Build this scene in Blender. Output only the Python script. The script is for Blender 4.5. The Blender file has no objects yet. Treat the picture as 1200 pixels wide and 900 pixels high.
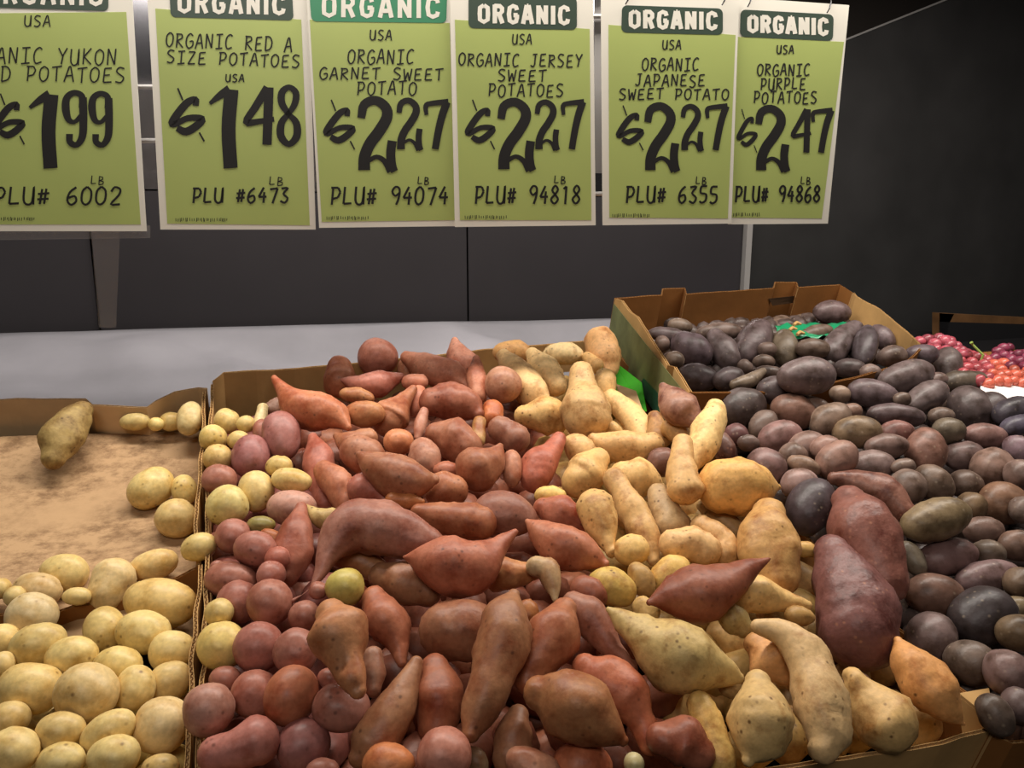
import bpy, bmesh, math, random
import numpy as np
from mathutils import Vector, noise

C = bpy.context.scene.collection
scene = bpy.context.scene
random.seed(7)
# ------------------------------------------------------------------ camera
FPX = 920.0
YAW = math.radians(20); PIT = math.radians(11.5)
CAM = np.array([0.0, 0.0, 1.5])
cd = bpy.data.cameras.new('camera'); cam = bpy.data.objects.new('camera', cd); C.objects.link(cam)
cd.sensor_width = 36; cd.lens = FPX / 1200 * 36; cd.clip_start = 0.02
cam.location = CAM; cam.rotation_euler = (math.pi / 2 - PIT, 0, -YAW)
scene.camera = cam
# ------------------------------------------------------------------ light
w = bpy.data.worlds.new('world'); scene.world = w; w.use_nodes = True
w.node_tree.nodes['Background'].inputs[0].default_value = (1.0, 0.94, 0.88, 1)
w.node_tree.nodes['Background'].inputs[1].default_value = 0.038
def area(name, loc, target, sx, sy, power, color):
    l = bpy.data.lights.new(name, 'AREA'); l.shape = 'RECTANGLE'; l.size = sx; l.size_y = sy
    l.energy = power; l.color = color
    o = bpy.data.objects.new(name, l); C.objects.link(o); o.location = loc
    o.rotation_euler = (Vector(target) - Vector(loc)).to_track_quat('-Z', 'Y').to_euler()
    return o
cl = area('canopy_light', (0.85, 1.275, 2.32), (0.85, 1.275, 1.0), 2.8, 0.1, 48, (1.0, 0.93, 0.84))
cl.rotation_euler = (0, 0, -0.152)      # parallel to the sign rack
area('fill_light', (-0.6, -0.9, 3.0), (0.3, 1.6, 1.4), 1.2, 0.5, 17, (1.0, 0.94, 0.88))  # added fill from behind the camera, brightens the sign fronts
scene.view_settings.view_transform = 'Standard'; scene.view_settings.look = 'None'
scene.view_settings.exposure = 0.0; scene.view_settings.gamma = 1.0
scene.view_settings.use_curve_mapping = False
# ------------------------------------------------------------------ measuring helpers
RT = np.array([math.cos(YAW), -math.sin(YAW), 0])
FW = np.array([math.sin(YAW) * math.cos(PIT), math.cos(YAW) * math.cos(PIT), -math.sin(PIT)])
UP = np.cross(RT, FW)
def ray(x, y): return FW + RT * (x - 600) / FPX + UP * (450 - y) / FPX
def P(x, y, z): return CAM + ray(x, y) * z
SL = math.radians(16)                                  # the display table rises 16 degrees to the back
N0 = np.array([0, -math.sin(SL), math.cos(SL)])
A0 = P(100, 810, 0.87)
AX = np.array([1.0, 0, 0]); AY = np.array([0, math.cos(SL), math.sin(SL)])
def zon(x, y, lift=0.0): return float(N0 @ (A0 + N0 * lift - CAM) / (N0 @ ray(x, y)))
def on(x, y, lift=0.0): return P(x, y, zon(x, y, lift))      # point of the table-parallel plane lying 'lift' above the rims
def zplane(x, y, p, n): return float(n @ (p - CAM) / (n @ ray(x, y)))
def lin(h):
    if isinstance(h, str):
        h = h.lstrip('#'); h = [int(h[i:i + 2], 16) / 255 for i in (0, 2, 4)]
    return tuple(((c + 0.055) / 1.055) ** 2.4 if c > 0.04045 else c / 12.92 for c in h)
# ------------------------------------------------------------------ materials
def newmat(name):
    m = bpy.data.materials.new(name); m.use_nodes = True
    nt = m.node_tree; b = nt.nodes['Principled BSDF']
    return m, nt, b
def nd(nt, t, **k):
    n = nt.nodes.new(t)
    for a, v in k.items(): setattr(n, a, v)
    return n
def flat(name, col, rough=0.6, spec=0.5, metal=0.0, noise_amt=0.0, nscale=20, bump=0.0, bscale=60, coat=0):
    m, nt, b = newmat(name)
    c = lin(col); b.inputs['Base Color'].default_value = (*c, 1)
    b.inputs['Roughness'].default_value = rough; b.inputs['Metallic'].default_value = metal
    b.inputs['Specular IOR Level'].default_value = spec
    tc = nd(nt, 'ShaderNodeTexCoord')
    if noise_amt:
        n = nd(nt, 'ShaderNodeTexNoise'); n.inputs['Scale'].default_value = nscale; n.inputs['Detail'].default_value = 6
        nt.links.new(tc.outputs['Object'], n.inputs['Vector'])
        r = nd(nt, 'ShaderNodeMapRange'); r.inputs[1].default_value = 0.3; r.inputs[2].default_value = 0.7
        r.inputs[3].default_value = 1 - noise_amt; r.inputs[4].default_value = 1 + noise_amt * 0.6
        nt.links.new(n.outputs['Fac'], r.inputs[0])
        v = nd(nt, 'ShaderNodeVectorMath', operation='SCALE'); v.inputs[0].default_value = c
        nt.links.new(r.outputs[0], v.inputs['Scale']); nt.links.new(v.outputs[0], b.inputs['Base Color'])
    if bump:
        n = nd(nt, 'ShaderNodeTexNoise'); n.inputs['Scale'].default_value = bscale; n.inputs['Detail'].default_value = 4
        nt.links.new(tc.outputs['Object'], n.inputs['Vector'])
        bp = nd(nt, 'ShaderNodeBump'); bp.inputs['Strength'].default_value = bump; bp.inputs['Distance'].default_value = 0.003
        nt.links.new(n.outputs['Fac'], bp.inputs['Height']); nt.links.new(bp.outputs[0], b.inputs['Normal'])
    return m
def tuber_mat(name, stain, stain_lo, stain_hi, stain_scale, spot, spot_amt, rough, bump, spec=0.35, stretch=1.0):
    """skin: the thing's own colour, large earthy stains, small dark lenticels"""
    m, nt, b = newmat(name); L = nt.links
    oi = nd(nt, 'ShaderNodeObjectInfo'); tc = nd(nt, 'ShaderNodeTexCoord')
    off = nd(nt, 'ShaderNodeVectorMath', operation='SCALE'); off.inputs[0].default_value = (17, 31, 11)
    L.new(oi.outputs['Random'], off.inputs['Scale'])
    ad = nd(nt, 'ShaderNodeVectorMath', operation='ADD'); L.new(tc.outputs['Object'], ad.inputs[0]); L.new(off.outputs[0], ad.inputs[1])
    n1 = nd(nt, 'ShaderNodeTexNoise'); n1.inputs['Scale'].default_value = stain_scale; n1.inputs['Detail'].default_value = 5
    n1.inputs['Roughness'].default_value = 0.65; L.new(ad.outputs[0], n1.inputs['Vector'])
    r1 = nd(nt, 'ShaderNodeMapRange'); r1.inputs[1].default_value = stain_lo; r1.inputs[2].default_value = stain_hi
    L.new(n1.outputs['Fac'], r1.inputs[0])
    mx = nd(nt, 'ShaderNodeMix', data_type='RGBA', blend_type='MULTIPLY'); L.new(r1.outputs[0], mx.inputs[0])
    L.new(oi.outputs['Color'], mx.inputs[6]); mx.inputs[7].default_value = (*lin(stain), 1)
    n3 = nd(nt, 'ShaderNodeTexNoise'); n3.inputs['Scale'].default_value = 160; n3.inputs['Detail'].default_value = 3
    L.new(ad.outputs[0], n3.inputs['Vector'])
    r3 = nd(nt, 'ShaderNodeMapRange'); r3.inputs[1].default_value = 0.3; r3.inputs[2].default_value = 0.75
    r3.inputs[3].default_value = 0.86; r3.inputs[4].default_value = 1.12; L.new(n3.outputs['Fac'], r3.inputs[0])
    sc = nd(nt, 'ShaderNodeVectorMath', operation='SCALE'); L.new(mx.outputs[2], sc.inputs[0]); L.new(r3.outputs[0], sc.inputs['Scale'])
    vo = nd(nt, 'ShaderNodeTexVoronoi'); vo.inputs['Scale'].default_value = 85; L.new(ad.outputs[0], vo.inputs['Vector'])
    r2 = nd(nt, 'ShaderNodeMapRange'); r2.inputs[1].default_value = 0.08; r2.inputs[2].default_value = 0.24
    r2.inputs[3].default_value = spot_amt; r2.inputs[4].default_value = 0; L.new(vo.outputs['Distance'], r2.inputs[0])
    n4 = nd(nt, 'ShaderNodeTexNoise'); n4.inputs['Scale'].default_value = 30; L.new(ad.outputs[0], n4.inputs['Vector'])
    r4 = nd(nt, 'ShaderNodeMapRange'); r4.inputs[1].default_value = 0.48; r4.inputs[2].default_value = 0.58; L.new(n4.outputs['Fac'], r4.inputs[0])
    mu = nd(nt, 'ShaderNodeMath', operation='MULTIPLY'); L.new(r2.outputs[0], mu.inputs[0]); L.new(r4.outputs[0], mu.inputs[1])
    mx2 = nd(nt, 'ShaderNodeMix', data_type='RGBA'); L.new(mu.outputs[0], mx2.inputs[0]); L.new(sc.outputs[0], mx2.inputs[6])
    mx2.inputs[7].default_value = (*lin(spot), 1); L.new(mx2.outputs[2], b.inputs['Base Color'])
    b.inputs['Roughness'].default_value = rough; b.inputs['Specular IOR Level'].default_value = spec
    nb = nd(nt, 'ShaderNodeTexNoise'); nb.inputs['Scale'].default_value = 55; nb.inputs['Detail'].default_value = 5
    L.new(ad.outputs[0], nb.inputs['Vector'])
    bp = nd(nt, 'ShaderNodeBump'); bp.inputs['Strength'].default_value = bump; bp.inputs['Distance'].default_value = 0.004
    L.new(nb.outputs['Fac'], bp.inputs['Height']); L.new(bp.outputs[0], b.inputs['Normal'])
    return m
TM = {
 'Y': tuber_mat('yellow_skin', '#d9c08a', 0.45, 0.75, 30, '#6b4a24', 0.75, 0.42, 0.18),
 'R': tuber_mat('red_skin', '#c79c84', 0.45, 0.75, 35, '#4a2820', 0.6, 0.42, 0.2),
 'G': tuber_mat('garnet_skin', '#c08a6c', 0.42, 0.72, 22, '#3a1c14', 0.6, 0.45, 0.35),
 'J': tuber_mat('pale_skin', '#b38a58', 0.5, 0.74, 26, '#5a3a1c', 0.85, 0.5, 0.4),
 'K': tuber_mat('purple_sweet_skin', '#a07468', 0.48, 0.7, 24, '#b07a60', 0.6, 0.42, 0.5),
 'P': tuber_mat('purple_skin', '#8a7c6c', 0.42, 0.7, 40, '#c9b49a', 0.25, 0.42, 0.35),
 'B': tuber_mat('brown_skin', '#a08460', 0.42, 0.7, 30, '#4a3018', 0.8, 0.6, 0.5),
}
M = {
 'card': flat('cardboard', '#c39a63', 0.85, 0.2, noise_amt=0.18, nscale=14, bump=0.25, bscale=40),
 'card_in': flat('cardboard_inside', '#c8a67c', 0.85, 0.2, noise_amt=0.2, nscale=10, bump=0.25, bscale=40),
 'card_dark': flat('cardboard_brown', '#86582c', 0.85, 0.2, noise_amt=0.2, nscale=10, bump=0.2, bscale=40),
 'card_floor': flat('gap_shade_brown', '#3d2c1e', 0.9, 0.1, noise_amt=0.2, nscale=12),  # near-black brown: shade of the gaps between tubers put into the colour
 'flute': flat('corrugated_flute', '#b28e60', 0.9, 0.1),
 'green': flat('green_print', '#3fae1c', 0.5, 0.4, noise_amt=0.1, nscale=30),
 'dkgreen': flat('dark_green_print', '#24503a', 0.6, 0.3, noise_amt=0.2, nscale=30),
 'olive': flat('olive_green_print', '#6c7048', 0.7, 0.3, noise_amt=0.3, nscale=25),
 'plastic_green': flat('green_plastic_film', '#1f8a5c', 0.3, 0.5, bump=0.6, bscale=80),
 'paper': flat('grey_paper', '#86848a', 0.8, 0.2, noise_amt=0.16, nscale=4, bump=0.9, bscale=7),
 'black': flat('black_board', '#292629', 0.6, 0.3, noise_amt=0.12, nscale=4, bump=0.3, bscale=5),
 'black2': flat('black_panel', '#2d2c2c', 0.6, 0.3, noise_amt=0.25, nscale=5, bump=0.2, bscale=9),
 'shelfdark': flat('dark_metal', '#1d1c1e', 0.5, 0.4),
 'upper': flat('dull_brown_wall', '#3d3733', 0.8, 0.2, noise_amt=0.15, nscale=3),
 'ink': flat('black_ink', '#22201f', 0.55, 0.3),
 'white': flat('sign_white', '#e4dfd2', 0.45, 0.5),
 'lime': flat('sign_lime', '#abb86a', 0.4, 0.5, noise_amt=0.05, nscale=6),
 'label_dark': flat('label_dark_green', '#3a4a3e', 0.4, 0.5),
 'label_teal': flat('label_teal', '#3d8560', 0.4, 0.5),
 'wire': flat('white_wire', '#c9c6c4', 0.35, 0.5),
 'chrome': flat('chrome_hook', '#8c8c90', 0.25, 0.5, metal=1.0),
 'post': flat('grey_post', '#8d8a88', 0.5, 0.4),
 'tray': flat('white_tray', '#f2efec', 0.5, 0.4),
 'wood': flat('brown_wood', '#6a4a2c', 0.7, 0.3, noise_amt=0.3, nscale=15),
 'stem': flat('green_stem', '#8aa04a', 0.6, 0.3),
}
# bare, worn cardboard sheet: light with scuffed dark patches of dirt
def scuff_mat():
    m, nt, b = newmat('scuffed_cardboard'); L = nt.links
    tc = nd(nt, 'ShaderNodeTexCoord')
    n = nd(nt, 'ShaderNodeTexNoise'); n.inputs['Scale'].default_value = 26; n.inputs['Detail'].default_value = 9; n.inputs['Roughness'].default_value = 0.75
    mp = nd(nt, 'ShaderNodeMapping'); mp.inputs['Scale'].default_value = (0.9, 1.3, 1); L.new(tc.outputs['Object'], mp.inputs[0]); L.new(mp.outputs[0], n.inputs['Vector'])
    n2 = nd(nt, 'ShaderNodeTexNoise'); n2.inputs['Scale'].default_value = 5; n2.inputs['Detail'].default_value = 3; L.new(tc.outputs['Object'], n2.inputs['Vector'])
    r = nd(nt, 'ShaderNodeMapRange'); r.inputs[1].default_value = 0.44; r.inputs[2].default_value = 0.62; L.new(n.outputs['Fac'], r.inputs[0])
    r2 = nd(nt, 'ShaderNodeMapRange'); r2.inputs[1].default_value = 0.36; r2.inputs[2].default_value = 0.5; L.new(n2.outputs['Fac'], r2.inputs[0])
    mu = nd(nt, 'ShaderNodeMath', operation='MULTIPLY'); L.new(r.outputs[0], mu.inputs[0]); L.new(r2.outputs[0], mu.inputs[1])
    mx = nd(nt, 'ShaderNodeMix', data_type='RGBA'); L.new(mu.outputs[0], mx.inputs[0])
    mx.inputs[6].default_value = (*lin('#b5926a'), 1); mx.inputs[7].default_value = (*lin('#80603f'), 1)
    L.new(mx.outputs[2], b.inputs['Base Color']); b.inputs['Roughness'].default_value = 0.75
    bp = nd(nt, 'ShaderNodeBump'); bp.inputs['Strength'].default_value = 0.4; bp.inputs['Distance'].default_value = 0.003
    L.new(n.outputs['Fac'], bp.inputs['Height']); L.new(bp.outputs[0], b.inputs['Normal'])
    return m
M['scuff'] = scuff_mat()
def mix_mat(name, col, fac, rough):
    m, nt, b = newmat(name); b.inputs['Base Color'].default_value = (*lin(col), 1)
    b.inputs['Roughness'].default_value = rough; b.inputs['Alpha'].default_value = fac
    return m
M['clear'] = mix_mat('clear_film', '#c8c0bc', 0.12, 0.25)
def mirror():
    m, nt, b = newmat('mirror_glass'); b.inputs['Base Color'].default_value = (0.35, 0.34, 0.36, 1)
    b.inputs['Metallic'].default_value = 1; b.inputs['Roughness'].default_value = 0.12
    return m
M['mirror'] = mirror()
def grape_mat():
    m, nt, b = newmat('grape_skin'); oi = nd(nt, 'ShaderNodeObjectInfo'); nt.links.new(oi.outputs['Color'], b.inputs['Base Color'])
    b.inputs['Roughness'].default_value = 0.3; b.inputs['Subsurface Weight'].default_value = 0.25; b.inputs['Subsurface Radius'].default_value = (0.01, 0.003, 0.002)
    return m
M['grape'] = grape_mat()
# ------------------------------------------------------------------ object helpers
def link_mesh(name, verts, faces, mat, parent=None, smooth=False, origin=None):
    v = np.array(verts, dtype=float)
    o0 = v.mean(0) if origin is None else np.array(origin, dtype=float)
    me = bpy.data.meshes.new(name); me.from_pydata((v - o0).tolist(), [], faces); me.update()
    if smooth: me.polygons.foreach_set('use_smooth', [True] * len(me.polygons))
    me.materials.append(mat)
    o = bpy.data.objects.new(name, me); C.objects.link(o)
    if parent is not None:
        o.parent = parent; o.location = Vector(o0) - parent.location
    else: o.location = Vector(o0)
    return o
def empty(name, loc):
    o = bpy.data.objects.new(name, None); C.objects.link(o); o.location = Vector(loc); o.empty_display_size = 0.03
    return o
def tag(o, label=None, cat=None, group=None, kind=None):
    for k, v in (('label', label), ('category', cat), ('group', group), ('kind', kind)):
        if v: o[k] = v
    return o
def prism(poly, n, th):
    """closed slab: polygon poly (world points), thickness th along n"""
    poly = [np.array(p, float) for p in poly]; k = len(poly); n = np.array(n, float); n /= np.linalg.norm(n)
    v = poly + [p + n * th for p in poly]
    f = [list(range(k))[::-1], [k + i for i in range(k)]] + [[i, (i + 1) % k, k + (i + 1) % k, k + i] for i in range(k)]
    return v, f
def tube(pts, r, seg=8):
    pts = [Vector(p) for p in pts]; v = []; f = []
    for i, p in enumerate(pts):
        t = (pts[min(i + 1, len(pts) - 1)] - pts[max(i - 1, 0)]).normalized()
        a = t.orthogonal().normalized(); b = t.cross(a)
        rr = r[i] if hasattr(r, '__len__') else r
        for k in range(seg):
            an = 2 * math.pi * k / seg; v.append(tuple(p + (a * math.cos(an) + b * math.sin(an)) * rr))
    for i in range(len(pts) - 1):
        for k in range(seg):
            f.append([i * seg + k, i * seg + (k + 1) % seg, (i + 1) * seg + (k + 1) % seg, (i + 1) * seg + k])
    f.append(list(range(seg))[::-1]); f.append([(len(pts) - 1) * seg + k for k in range(seg)])
    return v, f
def join(parts):
    V = []; Fc = []
    for v, f in parts:
        o = len(V); V += [tuple(p) for p in v]; Fc += [[i + o for i in q] for q in f]
    return V, Fc
def dense(pts, step):
    out = []
    for a, b in zip(pts[:-1], pts[1:]):
        a = np.array(a, float); b = np.array(b, float); k = max(1, int(np.linalg.norm(b - a) / step))
        out += [a + (b - a) * i / k for i in range(k)]
    out.append(np.array(pts[-1], float)); return out
def board(name, rim, down, depth, side, mats, parent, wob=0.0012, taper=None):
    """corrugated wall: two liners with a zigzag flute between; rim = top line, 'side' = thickness direction"""
    rp = dense(rim, 0.008); down = np.array(down, float); side = np.array(side, float)
    rp = [p + down * (noise.noise(Vector(p) * 25) * wob) + side * (noise.noise(Vector(p) * 18 + Vector((5, 5, 5))) * wob) for p in rp]
    th = 0.0052; lt = 0.0009; n = len(rp)
    def sheet(o, t):
        v = []; f = []
        for i, p in enumerate(rp):
            dd = depth if taper is None else taper(i / (n - 1)) * depth
            v += [p + side * o, p + side * (o + t), p + side * (o + t) + down * dd, p + side * o + down * dd]
        for i in range(n - 1):
            a = i * 4; b = a + 4
            f += [[a, b, b + 1, a + 1], [a + 1, b + 1, b + 2, a + 2], [a + 3, a + 2, b + 2, b + 3], [a, a + 3, b + 3, b]]
        f += [[0, 1, 2, 3], [4 * n - 1, 4 * n - 2, 4 * n - 3, 4 * n - 4]]
        return v, f
    V, Fc = join([sheet(0, lt), sheet(th - lt, lt)])
    w = link_mesh(name, V, Fc, mats[0], parent)
    # flute
    zp = dense([rp[i] for i in range(n)], 0.004)
    v = []; f = []
    for i, p in enumerate(zp):
        s = 0.0012 if i % 2 else th - 0.0012
        v += [p + side * s + down * 0.0001, p + side * s + down * 0.03]
    for i in range(len(zp) - 1): f.append([2 * i, 2 * i + 2, 2 * i + 3, 2 * i + 1])
    core = sheet(0.0012, th - 0.0024); core = ([p + down * 0.0022 for p in core[0]], core[1])
    v, f = join([(v, f), core])
    fl = link_mesh('corrugated_flute', v, f, mats[1], w if parent is not None else None)
    fl.location = Vector(np.array(v).mean(0)) - (w.location + (parent.location if parent is not None else Vector()))
    return w
# ------------------------------------------------------------------ the setting
def quad(name, pts, mat, **k):
    o = link_mesh(name, pts, [list(range(len(pts)))], mat); tag(o, kind='structure'); return o
def slab(name, pts, n, th, mat):
    v, f = prism(pts, n, th); o = link_mesh(name, v, f, mat); tag(o, kind='structure'); return o
YB = 2.06
ex = np.array([1.0, 0, 0]); ey = np.array([0, 1.0, 0]); ez = np.array([0, 0, 1.0])
slab('floor', [(-4, -3, 0), (6, -3, 0), (6, 4, 0), (-4, 4, 0)], -ez, 0.1, M['shelfdark'])
# black liner boards behind the produce (seam lines where photograph shows them)
def bx(px, y=200, Y=YB): return P(px, y, zplane(px, y, np.array([0, Y, 0]), ey))[0]
zr = lambda py, px=500, Y=YB: P(px, py, zplane(px, py, np.array([0, Y, 0]), ey))[2]
seams = [-1.9, bx(112, 330), bx(548, 330), bx(868, 320)]
ztop = zr(228); zb0 = 0.9
for i in range(3):
    a, b = seams[i] + 0.003, seams[i + 1] - 0.003
    v, f = prism([(a, YB - 0.012 * (i % 2), zb0), (b, YB - 0.003, zb0), (b, YB - 0.003, ztop), (a, YB - 0.012 * (i % 2), ztop)], ey, 0.01)
    o = link_mesh('wall_back_panel' if i else 'wall_back', v, f, M['black']); tag(o, kind='structure')
# mirror above the boards
slab('wall_mirror', [(-1.9, YB, ztop + 0.004), (seams[3], YB, ztop + 0.004), (seams[3], YB, 2.4), (-1.9, YB, 2.4)], ey, 0.006, M['mirror'])
# trim post at the end of the boards
v, f = prism([(seams[3], YB - 0.02, 1.0), (seams[3] + 0.02, YB - 0.02, 1.0), (seams[3] + 0.02, YB - 0.02, 2.3), (seams[3], YB - 0.02, 2.3)], ey, 0.04)
tag(link_mesh('trim_1', v, f, M['post']), kind='structure')
# large black side panel, its upper edge rising to the right
YP = 2.12
pp = lambda x, y: P(x, y, zplane(x, y, np.array([0, YP, 0]), ey))
a = pp(985, 50); b = pp(1110, 0); e = (b - a) / np.linalg.norm(b - a)
c0 = a - e * (a[0] - seams[3] - 0.02) / e[0]; c1 = a + e * 3.0
slab('wall_right', [(c0[0], YP, 0.2), (c1[0], YP, 0.2), tuple(c1), tuple(c0)], ey, 0.02, M['black2'])
slab('wall_upper', [(-2, YP + 0.3, 0.0), (6, YP + 0.3, 0.0), (6, YP + 0.3, 3.2), (-2, YP + 0.3, 3.2)], ey, 0.05, M['upper'])
# pale strip along the panel's edge
v, f = prism([a - e * 0.1 + ez * 0.0, c1, c1 + ez * 0.006, a - e * 0.1 + ez * 0.006], -ey, 0.004)
tag(link_mesh('trim_2', v, f, M['post']), kind='structure')
# display table (deck) under the boxes
dk = [A0 + AX * (-1.0 - A0[0]) + AY * (-0.55), A0 + AX * (3.2 - A0[0]) + AY * (-0.55), A0 + AX * (3.2 - A0[0]) + AY * 1.2, A0 + AX * (-1.0 - A0[0]) + AY * 1.2]
dk = [p - N0 * 0.2 for p in dk]
v, f = prism(dk, -N0, 0.03)
t = empty('display_table', dk[0]); tag(t, 'sloping dark display table carrying all the produce boxes', 'table')
link_mesh('deck', v, f, M['shelfdark'], t)
for (i, j) in ((0, 0), (1, 0), (1, 1), (0, 1)):
    x = -0.9 if i == 0 else 3.1; yy = dk[0][1] + 0.08 if j == 0 else dk[2][1] - 0.08
    zt = dk[0][2] + (yy - dk[0][1]) * math.tan(SL) - 0.03
    v, f = prism([(x - .03, yy - .03, 0), (x + .03, yy - .03, 0), (x + .03, yy + .03, 0), (x - .03, yy + .03, 0)], ez, zt)
    link_mesh('leg', v, f, M['shelfdark'], t)
# grey paper laid over the ledge behind the boxes: wavy sheet
nx, ny = 60, 14
back = [P(x, y, zplane(x, y, np.array([0, YB - 0.03, 0]), ey)) for x, y in ((-20, 391), (0, 390), (360, 380), (720, 373), (900, 368))]
bxs = [p[0] for p in back]; bzs = [p[2] for p in back]
V = []; Fc = []
x0, x1 = -1.3, 1.6
yf = (A0 + AY * 0.785)[1]
for i in range(nx + 1):
    x = x0 + (x1 - x0) * i / nx; zt = float(np.interp(x, bxs, bzs))
    for j in range(ny + 1):
        t_ = j / ny; y = yf + (YB - 0.035 - yf) * t_
        zf = A0[2] + (y - A0[1]) * math.tan(SL) - 0.06
        zlow = A0[2] + (yf - A0[1]) * math.tan(SL) - 0.07
        z = zlow + (zt - zlow) * t_ ** 0.9
        amp = 0.045 * math.sin(math.pi * t_) + 0.002
        z += amp * (noise.noise(Vector((x * 3.2 + y * 2, y * 4, 1.0))) + 0.5 * noise.noise(Vector((x * 8, y * 7 + x * 3, 4.0))))
        V.append((x, y, z))
for i in range(nx):
    for j in range(ny):
        a_ = i * (ny + 1) + j; Fc.append([a_, a_ + ny + 1, a_ + ny + 2, a_ + 1])
pap = link_mesh('paper_sheet', V, Fc, M['paper'], smooth=True)
md = pap.modifiers.new('solid', 'SOLIDIFY'); md.thickness = 0.0008; md.offset = -1
tag(pap, 'crumpled pale grey paper covering the ledge behind the produce boxes', 'paper')

# ------------------------------------------------------------------ cardboard boxes
DN = -N0
def rimpt(x, y, lift=0.0): return on(x, y, lift)
CM = (M['card'], M['flute'])
# ---- left back box
b1 = empty('cardboard_box', on(120, 475, -0.1)); tag(b1, 'light cardboard box with bare scuffed floor sheet, behind the yellow potatoes at left', 'box')
rim = [on(-190, 476), on(-60, 473), on(20, 468, .004), on(100, 468, .004), on(108, 475), on(172, 478), on(182, 471, .006), on(204, 460, .012), on(232, 455, .012), on(243, 456, .010)]
board('back_wall', rim, DN, 0.085, AY, (M['card_in'], M['flute']), b1)
# right wall: the divider (two walls side by side with the middle box)
divL = [on(241, 458, .01), on(240, 500, .002), on(236, 560, 0), on(232, 610, -.002), on(233, 650, -.004)]
board('side_wall', divL, DN, 0.085, AX * -1, CM, b1, wob=0.004)
V = []; Fc = []; gx, gy = 24, 24
for i in range(gx + 1):
    for j in range(gy + 1):
        u, t_ = i / gx, j / gy
        p = (on(-330, 524, -.056) * (1 - u) + on(236, 505, -.056) * u) * (1 - t_) + (on(-200, 770, -.08) * (1 - u) + on(226, 750, -.08) * u) * t_
        V.append(p - N0 * .018 * math.sin(math.pi * min(1, t_ * 1.4)) + N0 * .006 * noise.noise(Vector((p * 9).tolist())))
for i in range(gx):
    for j in range(gy):
        k = i * (gy + 1) + j; Fc.append([k, k + 1, k + gy + 2, k + gy + 1])
fs = link_mesh('floor_sheet', V, Fc, M['scuff'], b1, smooth=True)
md = fs.modifiers.new('solid', 'SOLIDIFY'); md.thickness = 0.004; md.offset = 0
# ---- left front box
b2 = empty('cardboard_box', on(60, 800, -0.1)); tag(b2, 'cardboard box full of yellow potatoes, front left corner of the display', 'box')
rim = [on(-180, 724, -.055), on(0, 719, -.055), on(62, 717, -.055), on(88, 708, -.052), on(108, 706, -.052), on(150, 700, -.055), on(195, 683, -.045), on(236, 662, -.02)]
board('back_wall', rim, DN, 0.12, AY * -1, (M['card_dark'], M['flute']), b2, wob=0.003)
divF = [on(237, 662, -.006), on(234, 700, -.004), on(230, 760, 0), on(226, 830, 0), on(221, 930, 0), on(215, 1010, 0)]
board('side_wall', divF, DN, 0.16, AX * -1, CM, b2, wob=0.004)
fr = [on(-180, 1010, -.02), on(215, 1010, -.02)]
board('front_wall', fr, DN, 0.14, AY * -1, CM, b2)
v, f = prism([on(-330, 724, -.16), on(232, 700, -.16), on(215, 1000, -.16), on(-420, 1000, -.16)], DN, 0.004)
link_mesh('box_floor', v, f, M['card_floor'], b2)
# ---- middle box
b3 = empty('cardboard_box', on(600, 700, -0.15)); tag(b3, 'wide cardboard box holding red potatoes and heaped sweet potatoes, centre', 'box')
rim = [on(249, 448, .012), on(262, 437, .016), on(300, 435, .016), on(322, 434, .014), on(345, 432, .018), on(430, 425, .018), on(560, 411, .016), on(640, 404, .016), on(700, 399, .012)]
board('back_wall', rim, DN, 0.17, AY, (M['card'], M['flute']), b3, wob=0.002)
div2 = [on(247, 450, .012), on(245, 490, .004), on(242, 555, .002), on(240, 600, 0), on(241, 640, 0), on(240, 690, 0), on(238, 720, 0), on(235, 780, 0), on(231, 840, 0), on(226, 930, 0), on(221, 1000, 0)]
board('side_wall', div2, DN, 0.18, AX, CM, b3, wob=0.004)
rimF = [on(221, 1000), on(560, 958), on(740, 927), on(920, 896), on(1030, 880), on(1100, 868), on(1164, 850)]
board('front_wall', rimF, DN, 0.16, AY * -1, CM, b3, wob=0.002)
rimR = [on(705, 398, .004), on(740, 432, .0), on(785, 470, -.01), on(900, 585, -.03), on(1040, 725, -.03), on(1120, 805, -.005), on(1131, 813, 0), on(1164, 849, 0)]
board('side_wall', rimR, DN, 0.16, AX, (M['card_dark'], M['flute']), b3, wob=0.002)
# inner corner flap, orange-brown
v, f = prism([on(1122, 815, .0), on(1157, 809, .004), on(1165, 850, .002), on(1128, 862, -.04)], N0 * 1.0 + AX * 0.2, 0.004)
link_mesh('corner_flap', v, f, M['card'], b3)['label'] = 'orange-brown folded corner flap'
v, f = prism([on(247, 470, -.17), on(700, 430, -.17), on(1150, 840, -.17), on(222, 990, -.17)], DN, 0.004)
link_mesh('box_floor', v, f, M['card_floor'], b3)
# bright green printed inner strip at the back right corner
v, f = prism([on(700, 432, .0), on(722, 425, .01), on(752, 448, .01), on(758, 482, -.01), on(732, 470, -.02)], AX * -1, 0.003)
link_mesh('green_flap', v, f, M['green'], b3)['label'] = 'bright green printed flap'
v, f = prism([on(722, 452, .012), on(745, 460, .012), on(752, 480, .0), on(728, 474, .0)], N0, 0.004)
link_mesh('torn_flap', v, f, M['card_in'], b3)
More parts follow.
